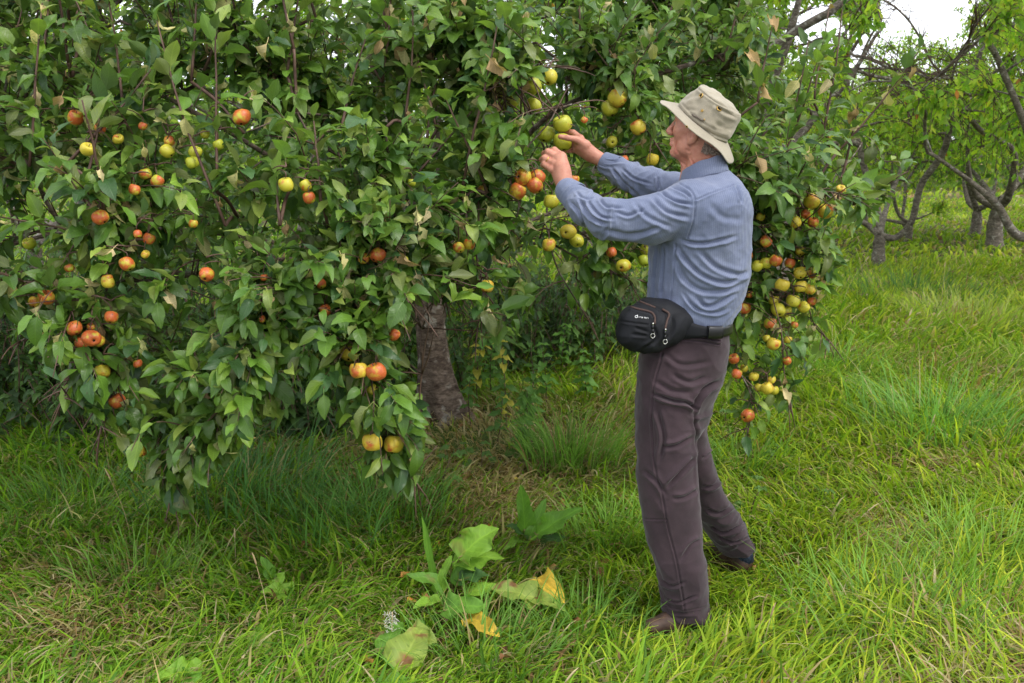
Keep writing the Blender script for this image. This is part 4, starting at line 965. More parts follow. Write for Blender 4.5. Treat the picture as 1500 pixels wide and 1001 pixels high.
TU = [(350, 745, .42, 420, (.055, .125, .038), 'big blue-green tussock under the low hanging crown', .2), (560, 770, .34, 260, (.07, .15, .03), 'tussock with arching blades below the drooping branch', .14), (835, 690, .40, 330, (.095, .18, .028), 'upright tussock between nettles and the man', .12), (460, 790, .30, 240, (.06, .135, .03), 'dark tussock between low crown and dock', .15),
      (1365, 650, .50, 420, (.095, .19, .04), 'large pale green tussock in the open sward', .2), (1210, 560, .42, 300, (.10, .19, .03), 'tussock just beyond the tip of the fruiting bough', .16), (1090, 700, .3, 200, (.09, .18, .028), 'tussock beside the fruiting bough', .12), (1420, 480, .42, 380, (.17, .20, .05), 'yellowish tussock of tall grass before the cherries', .3),
      (1340, 440, .42, 380, (.05, .11, .03), 'dark leafy tussock in front of the nearest cherry', .35), (890, 800, .28, 220, (.10, .19, .028), 'tussock just in front of the man', .1), (1290, 930, .3, 260, (.10, .19, .03), 'flattened tussock low in the open sward', .16), (1440, 860, .36, 300, (.11, .20, .03), 'combed-over tussock at the sward edge', .2),
      (110, 760, .26, 260, (.075, .15, .03), 'tussock at the outer edge below the crown', .18), (200, 880, .24, 220, (.09, .17, .028), 'low tussock in the half dry patch', .16), (700, 960, .22, 220, (.085, .17, .028), 'low tussock under the yellow dock leaf', .14), (860, 925, .2, 200, (.09, .18, .028), 'low tussock before the front shoe', .12)]
for k, (px, py, h, n, tn, lab, sp_) in enumerate(TU): tussock(px, py, h, n, tn, lab, 100+k, sp_)
# dry stems and seed heads standing in the sward
r = np.random.default_rng(81); mb = MB(); n = 200
for k in range(n):
    y = 2.4+r.random()**.8*13; x = r.uniform(-.55*y, .6*y)
    if x < .8 and 2.9 < y < 3.6 and x > .3: continue
    if (x < 1 and y > 4 and r.random() < .8) or (y < 3.6 and r.random() < .75): continue
    b = np.array([x, y, float(gz(x, y))]); h = r.uniform(.2, .5) if y > 4.5 else r.uniform(.12, .3); d = r.normal(0, .3, 2)*h; t = b+[d[0], d[1], h]
    pts = crom([b, (b+t)/2+[-d[0]*.15, -d[1]*.15, h*.04], t], 7); mb.tube(pts, [.0011]*5+[.001, .0008], 4)
    hd_ = unit(pts[-1]-pts[-2]); mb.tube([t, t+hd_*.015, t+hd_*.045+[0, 0, -.004], t+hd_*.07+[0, 0, -.012]], [.001, .0032, .0028, .0008], 5)
SEED = NM('seed_straw', .9, .1); SEED.col(SEED.ramp(SEED.noise(3, 2), [(.3, (.38, .27, .15)), (.7, (.5, .42, .26))]))
tag(mb.build('seed_head_grass', SEED.m), kind='stuff')
# leaf litter
n = 420; y = 2.1+r.random(n)*4.6; x = r.uniform(-1, 1, n)*(.55*y+.2); h = .015+.05*r.random(n)
tn = np.array([(.22, .11, .05), (.34, .2, .08), (.12, .06, .03), (.42, .2, .05), (.3, .26, .14)])[r.integers(0, 5, n)]
V, F, C, U = place_leaves(Tw, np.stack([x, y, h], 1), r.normal(0, 1, (n, 3))*[1, 1, .25], r.normal(0, .5, (n, 3))+[0, 0, 1], r.uniform(.03, .06, n), tn); tag(mesh_from('leaf_litter', V, F, DEAD, col=C, uv=U), kind='stuff')
# cut straw and thatch lying flat
n = 15000; y = np.sqrt(r.uniform(1.95**2, 6.6**2, n)); x = r.uniform(-1, 1, n)*(.58*y+.4)
Q = np.stack([x, y, 0*x], 1); k = r.random(n) < .25+.5*sm(0, .7, noise(Q*1.3, 5))+.7*np.exp(-((x+.15)**2/1.0+(y-4.9)**2/.7)); x, y = x[k], y[k]; n = len(x)
a = r.uniform(0, 2*PI, n); V, F, C = blades(x, y, r.uniform(.08, .22, n), r.uniform(.002, .004, n), a, r.uniform(2.0, 2.7, n), STRAW[r.integers(0, 4, n)]*(.8+.3*r.random((n, 1))), z=gz(x, y)+.02*r.random(n), lv=4, seed=9)
tag(mesh_from('dead_grass', V, F, BLADE, smooth=False, col=C), kind='stuff')
# white fluffy seed head by the worn dock
b = G(574, 935, .06); o = empty('seed_head', (b[0], b[1], 0)); tag(o, 'white fluffy seed head standing over the worn pale dock', 'seed head'); MB().tube([[b[0]+.01, b[1], 0], b+[0, 0, .02], b+[.004, 0, .09]], .0015, 5).build('stem', SEED.m, o)
mb = MB()
for k in range(150): c = b+[r.normal(0, .011), r.normal(0, .01), r.uniform(-.03, .09)]; mb.tube([c, c+r.normal(0, .006, 3)], [.0012, .0005], 3)
FL = NM('seed_fluff', .9, .1).col((.6, .58, .5)).m; mb.build('fluff', FL, o)
# ------------------------------------------------------------------ the man: fields
def cone(Q, a, b, ra, rb):
    a = np.asarray(a, float); b = np.asarray(b, float); ab = b-a
    t = np.clip(((Q-a)@ab)/(ab@ab), 0, 1)
    return np.linalg.norm(Q-a-t[:, None]*ab, axis=1)-(ra+(rb-ra)*t)
def ell(Q, c, r, R=None):
    q = Q-np.asarray(c, float)
    if R is not None: q = q@R
    r = np.asarray(r, float); q0 = q/r; k0 = np.linalg.norm(q0, axis=1)+1e-9; k1 = np.linalg.norm(q0/r, axis=1)+1e-9
    return k0*(k0-1)/k1
def smin(a, b, k):
    h = np.maximum(k-np.abs(a-b), 0)/k; return np.minimum(a, b)-h*h*k/4
def smax(a, b, k): return -smin(-a, -b, k)
def chain(Q, pts, rad, k=.02):
    d = None
    for i in range(len(pts)-1):
        c = cone(Q, pts[i], pts[i+1], rad[i], rad[i+1]); d = c if d is None else smin(d, c, k)
    return d
def zloft(rows, n=2.3):
    """rows of (py, left px, right px, Y, depth half-size): a body of stacked rounded ellipses"""
    R = []
    for py, l, r, Y, b in rows:
        A = P(l, py, Y); B = P(r, py, Y); R.append((A[2], (A[0]+B[0])/2, Y, (B[0]-A[0])/2, b))
    R = crom(np.array(R), 80)[::-1]; z = R[:, 0]
    def f(Q):
        cx, cy, a, b = (np.interp(Q[:, 2], z, R[:, i]) for i in (1, 2, 3, 4))
        q = (np.abs((Q[:, 0]-cx)/a)**n+np.abs((Q[:, 1]-cy)/b)**n)**(1/n)
        d = (q-1)*np.minimum(a, b)
        return smax(smax(d, Q[:, 2]-z[-1], .01), z[0]-Q[:, 2], .01)
    return f
def sdf_mesh(f, lo, hi, h, B=8):
    lo = np.asarray(lo, float); hi = np.asarray(hi, float)
    nb = np.ceil((hi-lo)/(h*B)).astype(int); N = (nb*B+2).astype(np.int64)
    gi = np.stack(np.meshgrid(*[np.arange(k) for k in nb], indexing='ij'), -1).reshape(-1, 3)
    c = lo+(gi+.5)*B*h; act = []
    for s in range(0, len(c), 200000):
        act.append(np.abs(f(c[s:s+200000])) < B*h*.87*1.5)
    gi = gi[np.concatenate(act)]
    o9 = np.stack(np.meshgrid(*[np.arange(B+1)]*3, indexing='ij'), -1)
    cid, cpos, quads = [], [], []
    def gid(I): return (I[..., 0]*N[1]+I[..., 1])*N[2]+I[..., 2]
    cor = np.array([(a, b, d) for a in (0, 1) for b in (0, 1) for d in (0, 1)])
    edges = [(i, j) for i in range(8) for j in range(i+1, 8) if np.abs(cor[i]-cor[j]).sum() == 1]
    for s in range(0, len(gi), 500):
        g = gi[s:s+500]; I = g[:, None, None, None, :]*B+o9
        v = f((lo+I*h).reshape(-1, 3)).reshape(I.shape[:-1]); ins = v < 0
        cv = np.stack([v[:, a:a+B, b:b+B, d:d+B] for a, b, d in cor], -1)
        cs = (cv < 0).sum(-1); m = (cs > 0) & (cs < 8)
        ci = I[:, :B, :B, :B][m]; cv = cv[m]
        acc = np.zeros((len(cv), 3)); cnt = np.zeros(len(cv))
        for i, j in edges:
            a, b = cv[:, i], cv[:, j]; x = (a < 0) != (b < 0)
            t = np.where(x, a/np.where(x, a-b, 1), 0)
            acc += x[:, None]*(cor[i]+t[:, None]*(cor[j]-cor[i])); cnt += x
        cid.append(gid(ci)); cpos.append(lo+(ci+acc/cnt[:, None])*h)
        for ax in range(3):
            sl = [slice(0, B)]*3; sl2 = list(sl); sl2[ax] = slice(1, B+1)
            a = ins[(slice(None), *sl)]; b = ins[(slice(None), *sl2)]; x = a != b
            E = I[:, :B, :B, :B][x]; fl = a[x]
            e1 = np.zeros(3, int); e2 = np.zeros(3, int); e1[(ax+1) % 3] = 1; e2[(ax+2) % 3] = 1
            q = np.stack([gid(E-e1-e2), gid(E-e2), gid(E), gid(E-e1)], -1)
            q[~fl] = q[~fl][:, ::-1]; quads.append(q)
    cid = np.concatenate(cid); cpos = np.concatenate(cpos); quads = np.concatenate(quads)
    o = np.argsort(cid); cid = cid[o]; cpos = cpos[o]
    k = np.clip(np.searchsorted(cid, quads), 0, len(cid)-1); ok = (cid[k] == quads).all(1)
    return cpos, k[ok]
def vnorm(V, F):
    n = np.cross(V[F[:, 2]]-V[F[:, 0]], V[F[:, 3]]-V[F[:, 1]]); N = np.zeros_like(V)
    for i in range(4): np.add.at(N, F[:, i], n)
    return N/(np.linalg.norm(N, axis=1)[:, None]+1e-12)
def smooth_v(V, F, it=1, a=.5):
    for _ in range(it):
        acc = np.zeros_like(V); cnt = np.zeros(len(V))
        for i in range(4):
            np.add.at(acc, F[:, i], V[F[:, (i+1) % 4]]); np.add.at(cnt, F[:, i], 1)
            np.add.at(acc, F[:, i], V[F[:, (i-1) % 4]]); np.add.at(cnt, F[:, i], 1)
        V = V*(1-a)+a*acc/np.maximum(cnt, 1)[:, None]
    return V
def creases(V, Nn, strokes):
    """pressed-in folds and seams: (places along the fold, half-width m, depth m, lip 0..1, depth range)"""
    u, v, d = proj(V); disp = np.zeros(len(V)); view = np.array([0, -1.0, 0])
    face = sm(-.05, .35, Nn@view)
    for pts, wd, dp, lip, yr in strokes:
        p = crom(np.array(pts, float), max(2, 6*(len(pts)-1)+1)) if len(pts) > 2 else np.array(pts, float)
        m = (u > p[:, 0].min()-40) & (u < p[:, 0].max()+40) & (v > p[:, 1].min()-40) & (v < p[:, 1].max()+40) & (V[:, 1] > yr[0]) & (V[:, 1] < yr[1])
        if not m.any(): continue
        U = np.stack([u[m], v[m]], 1); best = np.full(len(U), 1e9); sg = np.zeros(len(U)); tt = np.zeros(len(U)); L = len(p)-1
        for i in range(L):
            ab = p[i+1]-p[i]; t = np.clip(((U-p[i])@ab)/(ab@ab), 0, 1); q = U-p[i]-t[:, None]*ab; dd = np.linalg.norm(q, axis=1)
            s_ = np.sign(ab[0]*q[:, 1]-ab[1]*q[:, 0]); b = dd < best
            best = np.where(b, dd, best); sg = np.where(b, s_, sg); tt = np.where(b, (i+t)/L, tt)
        x = best/FPX*d[m]*sg
        fade = np.minimum(1, np.minimum(tt, 1-tt)*5+.15) if lip >= 0 else 1
        prof = -np.exp(-(x/wd)**2)+abs(lip)*np.exp(-((x-1.8*wd)/(wd*1.1))**2)+.35*abs(lip)*np.exp(-((x+1.9*wd)/(wd*1.2))**2)
        disp[m] += dp*prof*fade*face[m]
    return disp

# joints, surveyed from the photograph
sh_l = P(1012, 290, 3.06); el_l = P(893, 326, 3.08); wr_l = P(828, 272, 3.27)
sh_r = P(1046, 282, 3.38); el_r = P(950, 268, 3.52); wr_r = P(874, 231, 3.60)
HC = P(1029, 185, 3.20)                          # head centre
hd = np.array([-.86, .5, 0.]); hd /= np.linalg.norm(hd)
lat = np.array([-hd[1], hd[0], 0.]); pu = math.radians(9)
hx = hd*math.cos(pu)+np.array([0, 0, math.sin(pu)]); hz = np.cross(hx, lat)
if hz[2] < 0: hz = -hz
HR = np.stack([hx, lat, hz], 1)                  # columns: forward, side, up
HS = .93
hat_ax = np.array([.56, -.29, .80]); hat_ax /= np.linalg.norm(hat_ax)
hf = hd-hat_ax*(hd@hat_ax); hf /= np.linalg.norm(hf); hl = np.cross(hat_ax, hf)
HB = P(1031, 179.5, 3.20)                          # centre of the crown's base
def head(Q):
    q = (Q-HC)@HR/HS
    qa = q*np.array([1, -1, 1.])                 # second side
    d = ell(q, (-.012, 0, .03), (.098, .077, .09))
    d = smin(d, ell(q, (.032, 0, -.03), (.06, .06, .084)), .03)
    d = smin(d, ell(q, (-.06, 0, -.02), (.055, .06, .06)), .03)
    for s_, qq in ((1, q), (-1, qa)):
        d = smin(d, cone(qq, (-.005, .052, -.055), (.066, .02, -.1), .02, .016), .03)
        d = smin(d, cone(qq, (.083, .012, .02), (.07, .044, .014), .0125, .012), .018)
        d = smin(d, ell(qq, (.058, .046, -.026), (.022, .018, .02)), .025)
        d = smax(d, -ell(qq, (.097, .034, -.004), (.015, .018, .0115)), .014)
        d = smin(d, ell(qq, (.105, .0115, -.039), (.0115, .0078, .009)), .006)
        d = smax(d, -cone(qq, (.098, .026, -.045), (.08, .036, -.075), .0035, .004), .014)
        # ear: shell with a hollow and a lobe
        e = ell(qq, (-.002, .0835, -.026), (.020, .009, .033))
        e = smax(e, -ell(qq, (.003, .0935, -.022), (.0115, .0085, .021)), .004)
        e = smin(e, cone(qq, (.004, .081, -.054), (.007, .078, -.059), .0075, .0065), .008)
        d = smin(d, e, .006)
        # jowl, neck cords
        d = smin(d, ell(qq, (.02, .05, -.075), (.028, .016, .022)), .02)
        d = smin(d, cone(qq, (-.02, .05, -.085), (.018, .022, -.2), .012, .012), .02)
    d = smin(d, ell(q, (.079, 0, -.101), (.018, .021, .016)), .018)
    d = smin(d, cone(q, (.093, 0, .006), (.114, 0, -.03), .0072, .0095), .012)
    d = smin(d, ell(q, (.114, 0, -.036), (.0105, .0115, .0088)), .008)
    d = smin(d, cone(q, (.096, -.012, -.06), (.096, .012, -.06), .007, .007), .009)
    d = smin(d, cone(q, (.092, -.013, -.0745), (.092, .013, -.0745), .0085, .0085), .007)
    d = smax(d, -cone(q, (.106, -.016, -.0665), (.106, .016, -.0665), .0028, .0028), .004)
    d = smin(d, cone(q, (-.03, 0, -.06), (-.05, 0, -.19), .056, .056), .035)
    d = smin(d, cone(q, (.035, 0, -.12), (.02, 0, -.19), .017, .022), .03)
    q2 = Q-HB; h_ = q2@hat_ax; e_ = (np.sqrt(((q2@hf)/.080)**2+((q2@hl)/.068)**2)-1)*.068
    clip_ = np.where(h_ > -.025, np.maximum(e_, h_-.072), -1)
    return np.maximum(d*HS, clip_)
# ---- hands, joint by joint
def finger(Q, pts, r): return chain(Q, pts, r, .004)
LH = dict(
    palm=[(wr_l, P(822, 246, 3.285), .026, .026), (P(826, 262, 3.275), P(822, 233, 3.30), .025, .021), (P(822, 262, 3.285), P(812, 246, 3.30), .024, .017), (P(824, 252, 3.29), P(815, 236, 3.305), .024, .017)],
    fing=[([P(823, 229, 3.305), P(812, 220, 3.325), P(806, 221, 3.365), P(811, 228, 3.38)], (.0125, .0105, .009, .0075)),
          ([P(817.5, 232, 3.30), P(802.5, 222.5, 3.315), P(797, 225, 3.345), P(802, 231, 3.365)], (.0125, .0105, .009, .0075)),
          ([P(812, 240, 3.295), P(797.5, 231.5, 3.31), P(793.5, 234, 3.337), P(799, 238, 3.355)], (.012, .0102, .0088, .0075)),
          ([P(807.5, 248, 3.29), P(797, 240.5, 3.305), P(795, 242, 3.328), P(800, 246, 3.345)], (.0112, .0092, .008, .007)),
          ([P(826, 252, 3.33), P(826, 238, 3.37), P(818, 228, 3.395)], (.015, .012, .0095))])
RH = dict(
    palm=[(wr_r, P(852, 213, 3.595), .0225, .024), (P(866, 226, 3.6), P(848, 207, 3.6), .022, .018), (P(864, 228, 3.605), P(845, 219, 3.615), .022, .016)],
    fing=[([P(858, 213, 3.588), P(844, 204.5, 3.57), P(831, 202, 3.556), P(820.5, 200.5, 3.556)], (.0165, .0122, .0098, .0084)),
          ([P(850, 203, 3.61), P(840, 194.5, 3.63), P(829, 192.5, 3.645), P(820, 196, 3.645)], (.0125, .0102, .0088, .0075)),
          ([P(848, 209, 3.62), P(837, 203, 3.66), P(825, 203, 3.664), P(817, 207, 3.645)], (.0125, .0105, .009, .0075)),
          ([P(847, 215, 3.622), P(837, 213, 3.655), P(826, 214, 3.655), P(819, 215, 3.63)], (.012, .0102, .0088, .0075)),
          ([P(848, 221, 3.618), P(840, 221, 3.64), P(831, 221.5, 3.64), P(825, 220.5, 3.622)], (.0108, .009, .008, .007))])
def hand(Q, H, thumb_first):
    d = None
    for a, b, ra, rb in H['palm']:
        c = cone(Q, a, b, ra, rb); d = c if d is None else smin(d, c, .012)
    for pts, r in H['fing']:
        d = smin(d, finger(Q, pts, r), .007)
    # knuckle heads and tendons
    for pts, r in H['fing']:
        d = smin(d, np.linalg.norm(Q-pts[0]-np.array([0, -.003, .001]), axis=1)-r[0]*.98, .006)
    return d
torso_rows = [(280, 1012, 1066, 3.22, .06), (296, 990, 1078, 3.2, .13), (330, 972, 1090, 3.2, .17), (400, 962, 1086, 3.2, .14), (450, 958, 1070, 3.2, .135), (500, 950, 1054, 3.2, .14), (550, 945, 1048, 3.2, .14)]
leg_l = [P(985, 540, 3.13), P(975, 700, 3.1), P(1005, 895, 3.07)]
leg_r = [P(1004, 545, 3.28), P(1020, 690, 3.34), P(1086, 800, 3.455)]
tors = zloft(torso_rows, 2.2)
def body_f(Q):
    d = tors(Q)
    d = smin(d, chain(Q, leg_l, (.075, .05, .036), .03), .04)
    d = smin(d, chain(Q, leg_r, (.05, .04, .033), .03), .04)
    d = smin(d, chain(Q, [P(1012, 290, 3.1), el_l, wr_l], (.045, .036, .0265), .02), .04)
    d = smin(d, chain(Q, [P(1036, 292, 3.36), P(985, 284, 3.46), el_r, wr_r], (.042, .038, .036, .0225), .02), .04)
    for cen, rad, fn, k in ((HC-np.array([0, 0, .06]), .27, head, .03), (P(815, 240, 3.32), .16, lambda q: hand(q, LH, 0), .012), (P(845, 212, 3.6), .16, lambda q: hand(q, RH, 1), .012)):
        m = np.linalg.norm(Q-cen, axis=1) < rad
        if m.any(): d[m] = smin(d[m], fn(Q[m]), k)
    return d
man = empty('person', tuple(G(1000, 915)))
man.location.z = 0
tag(man, 'man in canvas hat, blue shirt and brown trousers reaching up to pick apples', 'person')
M0 = np.array(man.location)

# skin
mt = NM('skin', .5, .35)
n1 = mt.noise(26, 4, .6); n2 = mt.noise(160, 3, .6)
c = mt.ramp(n1, [(.3, srgb(164, 108, 90)), (.55, srgb(182, 128, 107)), (.75, srgb(168, 98, 83))])
c = mt.mix(mt.ramp(n2, [(.55, (0, 0, 0)), (.75, (.35, .35, .35))]), c, srgb(160, 88, 72))
mt.col(c); mt.b.inputs['Subsurface Weight'].default_value = .12; mt.b.inputs['Subsurface Radius'].default_value = (.012, .004, .002)
wv = mt.noise(55, 4, .65, dist=.6); mt.bump(mt.mix(.5, wv, n2), .35, .002); SKIN = mt.m
V, F = sdf_mesh(body_f, (-.02, 2.85, .05), (.98, 3.82, 1.86), .0025)
N_ = vnorm(V, F)
q = (V-HC)@HR/HS
onface = (np.linalg.norm(q, axis=1) < .26)
wr = fbm(np.stack([V[:, 0]*60, V[:, 1]*60, V[:, 2]*160], 1), 2, 5)
V = V-N_*(np.where(onface, .0007, .0003)*np.maximum(0, 1-np.abs(wr)*3))[:, None]
# wrinkles of cheek and neck
cr_ = [([(991, 207), (990, 218), (994, 226)], .003, .0025, .5, (3, 3.4)), ([(1003, 218), (1010, 222), (1013, 213)], .003, .002, .5, (3, 3.4)),
       ([(996, 236), (1004, 243), (1006, 254)], .003, .003, .6, (3, 3.4)), ([(1012, 232), (1016, 243), (1012, 254)], .003, .0025, .5, (3, 3.4)),
       ([(1030, 226), (1042, 230), (1050, 226)], .0025, .002, .5, (3, 3.4)), ([(984, 222), (986, 228)], .002, .0015, .5, (3, 3.4)),
       ([(1036, 216), (1044, 220), (1052, 215)], .0025, .0015, .5, (3, 3.4))]
V = V+N_*creases(V, N_, cr_)[:, None]
body = mesh_from('body', V-M0, F, SKIN, man)
body_bvh_V = V
for sgn in (1, -1):
    mt = NM('eye_white_shaded', .15, .5) if sgn == 1 else mt
    if sgn == 1: mt.col(srgb(150, 132, 122)); EYE = mt.m; mi = NM('iris', .1, .5); mi.col(srgb(60, 75, 85)); IRIS = mi.m  # white of the eye darkened in its colour for the brim's shade
    ec = HC+HR@(np.array([.0765, .032*sgn, -.004])*HS)
    u_, v_ = np.meshgrid(np.linspace(0, 2*PI, 17)[:-1], np.linspace(0, PI, 9)); r_ = .0115
    loc = np.stack([np.cos(v_), np.sin(v_)*np.cos(u_), np.sin(v_)*np.sin(u_)], -1).reshape(-1, 3)*r_
    Fq = np.array([(i*16+j, i*16+(j+1) % 16, (i+1)*16+(j+1) % 16, (i+1)*16+j) for i in range(8) for j in range(16)])
    mesh_from('eye', ec+loc@HR.T-M0, Fq, None, man, mats=[EYE, IRIS], midx=(np.arange(128) < 32).astype(int))

# grey hair at the back of the head, short
hm = NM('hair', .7, .2); hm.col(hm.ramp(hm.noise(200, 2), [(.35, srgb(98, 84, 74)), (.7, srgb(176, 160, 148))])); 
hr_ = np.random.default_rng(3); L = []
fc = np.nonzero((q[:, 0] < .005) & (q[:, 2] > -.085) & (q[:, 2] < .05) & (q[:, 0] > -.13) & (np.linalg.norm(q, axis=1) < .16))[0]
q2_ = V[fc]-HB; fc = fc[(q2_@hat_ax < -.03)]
fc = fc[(q[fc, 2] > -.075+.5*np.maximum(0, q[fc, 0]+.03)) & ~((np.abs(q[fc, 1]) > .066) & (q[fc, 0] > -.04))]
sel = hr_.choice(fc, 3800)
p0 = V[sel]; nn = N_[sel]; down = -HR[:, 2]*.8-HR[:, 0]*.3
dirs = nn*.35+down+hr_.normal(0, .2, (len(sel), 3)); dirs /= np.linalg.norm(dirs, axis=1)[:, None]
side = np.cross(dirs, nn); side /= np.linalg.norm(side, axis=1)[:, None]+1e-9; ln = hr_.uniform(.006, .014, len(sel))[:, None]
Vh = np.stack([p0-side*.0005, p0+side*.0005, p0+dirs*ln+nn*.001+side*.0002, p0+dirs*ln+nn*.001-side*.0002], 1).reshape(-1, 3)
mesh_from('hair', Vh-M0, np.arange(len(Vh)).reshape(-1, 4), hm.m, man, smooth=False)

# ---- cloth materials
def cloth(name, c1, c2, stripe=None, rough=.85):
    m = NM(name, rough, .15)
    n = m.noise(7, 4, .6); c = m.ramp(n, [(.35, c1), (.65, c2)])
    if stripe:
        tcx = m.n('ShaderNodeTexCoord').outputs['Object']; mp = m.n('ShaderNodeMapping'); m.l(tcx, mp.inputs['Vector'])
        mp.inputs['Rotation'].default_value = (0, 0, stripe[1])
        wv = m.n('ShaderNodeTexWave'); wv.inputs['Scale'].default_value = stripe[0]; wv.inputs['Distortion'].default_value = .6
        wv.inputs['Detail'].default_value = 1; wv.inputs['Detail Scale'].default_value = 3
        m.l(mp.outputs[0], wv.inputs['Vector'])
        c = m.mix(m.math('MULTIPLY', wv.outputs['Fac'], .30), c, stripe[2])
    f = m.noise(420, 2, .7)
    c = m.mix(.35, c, m.mix(1.0, c, m.ramp(f, [(.3, (.6, .6, .6)), (.7, (1.35, 1.35, 1.35))]), 'MULTIPLY'))
    m.col(c); m.bump(m.mix(.5, f, m.noise(60, 3, .6)), .3, .0015)
    m.b.inputs['Sheen Weight'].default_value = .15; m.b.inputs['Sheen Roughness'].default_value = .5
    return m.m
SHIRT = cloth('blue_cotton', srgb(97, 105, 127), srgb(115, 122, 143), (62, .5, srgb(68, 78, 108)))
TROUS = cloth('brown_canvas_cloth', srgb(47, 37, 41), srgb(62, 49, 54))
HATM = cloth('khaki_canvas', srgb(136, 128, 112), srgb(155, 147, 129), rough=.9)

# ---- shirt
st_rows = [(243, 1034, 1052, 3.19, .025), (250, 1020, 1066, 3.19, .06), (260, 1004, 1079, 3.2, .10), (275, 985, 1089, 3.2, .165), (296, 972, 1097, 3.2, .19), (330, 960, 1098.5, 3.2, .185), (365, 953, 1097, 3.2, .17), (400, 952, 1095, 3.2, .16), (430, 951, 1088, 3.2, .155), (455, 949, 1078, 3.2, .155), (468, 950, 1071, 3.2, .15), (480, 952, 1060, 3.2, .135), (490, 957, 1050, 3.2, .12)]
shl = zloft(st_rows, 2.25)
cuffL = (P(829, 278, 3.252), wr_l-el_l); cuffR = (P(884, 237, 3.585), wr_r-el_r)
def shirt_f(Q):
    d = shl(Q)
    al = chain(Q, [P(1010, 302, 3.09), P(955, 322, 3.05), P(893, 322, 3.06), P(858, 305, 3.14), P(826, 276, 3.26)], (.081, .066, .055, .048, .036), .03)
    ar = chain(Q, [P(1038, 290, 3.36), P(990, 281, 3.45), P(948, 270, 3.5), P(915, 255, 3.55), P(876, 233, 3.6)], (.075, .058, .052, .045, .032), .03)
    for a, (c0, ax), wpt, rin in ((0, cuffL, wr_l, .031), (1, cuffR, wr_r, .027)):
        ax = ax/np.linalg.norm(ax); pl = (Q-c0)@ax
        t = al if a == 0 else ar
        t = np.maximum(t, pl)
        hol = cone(Q, c0-ax*.035, c0+ax*.05, rin, rin)
        t = np.maximum(t, -hol)
        if a == 0: al = t
        else: ar = t
    d = smin(d, al, .03); d = smin(d, ar, .03)
    return d
V, F = sdf_mesh(shirt_f, (-.02, 2.83, .95), (.98, 3.75, 1.62), .0030)
V = smooth_v(V, F, 1); N_ = vnorm(V, F)
u, v, dd = proj(V)
# loose-cloth wrinkling, mostly across the sleeves and low on the back
arm = (u < 975).astype(float)
ax_l = (el_l-sh_l)/np.linalg.norm(el_l-sh_l)
rn = 1-np.abs(noise(np.stack([V@ax_l*24+4*noise(V*9, 3), V[:, 1]*9, V[:, 2]*11], 1), 11))*2.2
rn2 = 1-np.abs(noise(np.stack([V[:, 0]*7+V[:, 2]*6, V[:, 1]*7, V[:, 2]*17-V[:, 0]*9+2.5*noise(V*6, 8)], 1), 21))*2.2
disp = .0055*np.clip(rn, -1, 1)*sm(990, 960, u)*sm(815, 850, u)+.0045*np.clip(rn2, -1, 1)*sm(960, 1000, u)*(.35+.65*sm(330, 400, v))
disp += .002*fbm(V*38, 2, 4)
A = (2.8, 3.6); NR = (2.8, 3.32); FR = (3.38, 3.8)
ST = [([(1000, 352), (1020, 357), (1045, 355), (1078, 346)], .007, .010, .8, A), ([(1023, 365), (1049, 391), (1080, 402), (1094, 398)], .009, .010, .8, A),
      ([(993, 362), (1008, 384), (1030, 404), (1060, 414), (1084, 406)], .008, .011, .9, A), ([(1021, 436), (1034, 449), (1052, 444), (1076, 428)], .008, .010, .9, A),
      ([(990, 378), (1005, 410), (1030, 426), (1062, 425), (1086, 414)], .009, .008, .8, A), ([(1000, 428), (1020, 452), (1050, 458), (1068, 450)], .006, .007, .8, A),
      ([(1078, 272), (1083, 284), (1087, 297)], .004, .008, .7, A), ([(962, 278), (987, 294), (1014, 300)], .006, .009, .9, NR), ([(955, 290), (976, 310), (1010, 319)], .008, .009, .9, NR),
      ([(978, 272), (1000, 281), (1012, 290)], .005, .006, .8, NR), ([(903, 311), (922, 316), (945, 306)], .006, .007, .8, NR), ([(848, 290), (866, 316), (886, 329)], .006, .009, .9, NR),
      ([(862, 296), (878, 316), (898, 321)], .005, .008, .9, NR), ([(836, 296), (850, 313), (858, 333)], .006, .008, .9, NR), ([(886, 338), (930, 343), (968, 332)], .008, .008, .7, NR),
      ([(930, 300), (950, 318), (985, 334)], .008, .007, .7, NR), ([(876, 290), (890, 303), (915, 305)], .005, .006, .7, NR),
      ([(843, 280), (856, 292), (872, 291)], .004, .006, .7, NR), ([(896, 246), (915, 268), (935, 285)], .006, .009, .8, FR), ([(912, 248), (930, 262), (955, 270)], .005, .007, .8, FR), ([(963, 258), (966, 278)], .005, .008, .8, FR), ([(905, 262), (925, 283)], .005, .007, .8, FR),
      ([(961, 362), (960, 400), (957, 436)], .005, .008, .6, A), ([(972, 360), (972, 400), (968, 438)], .005, .007, .6, A), ([(1040, 300), (1060, 318), (1090, 322)], .012, .004, .6, A),
      ([(993, 268), (1011, 279), (1018, 295), (1015.5, 324), (1007, 349)], .0032, .0045, -.8, NR), ([(1021, 293), (1041, 284), (1073, 272)], .0026, .0038, -.7, A), ([(989.5, 357), (988, 402), (982, 441)], .0028, .004, -.7, A),
      ([(822, 268), (839, 289)], .0001, 0, 0, NR)]
disp += creases(V, N_, [(p_, w_*(.78 if w_ > .004 else 1), d_, l_, y_) for p_, w_, d_, l_, y_ in ST])
V = V+N_*disp[:, None]
# the tail of the shirt: hem cut where the photo's hem runs
shirt = mesh_from('shirt', V-M0, F, SHIRT, man)
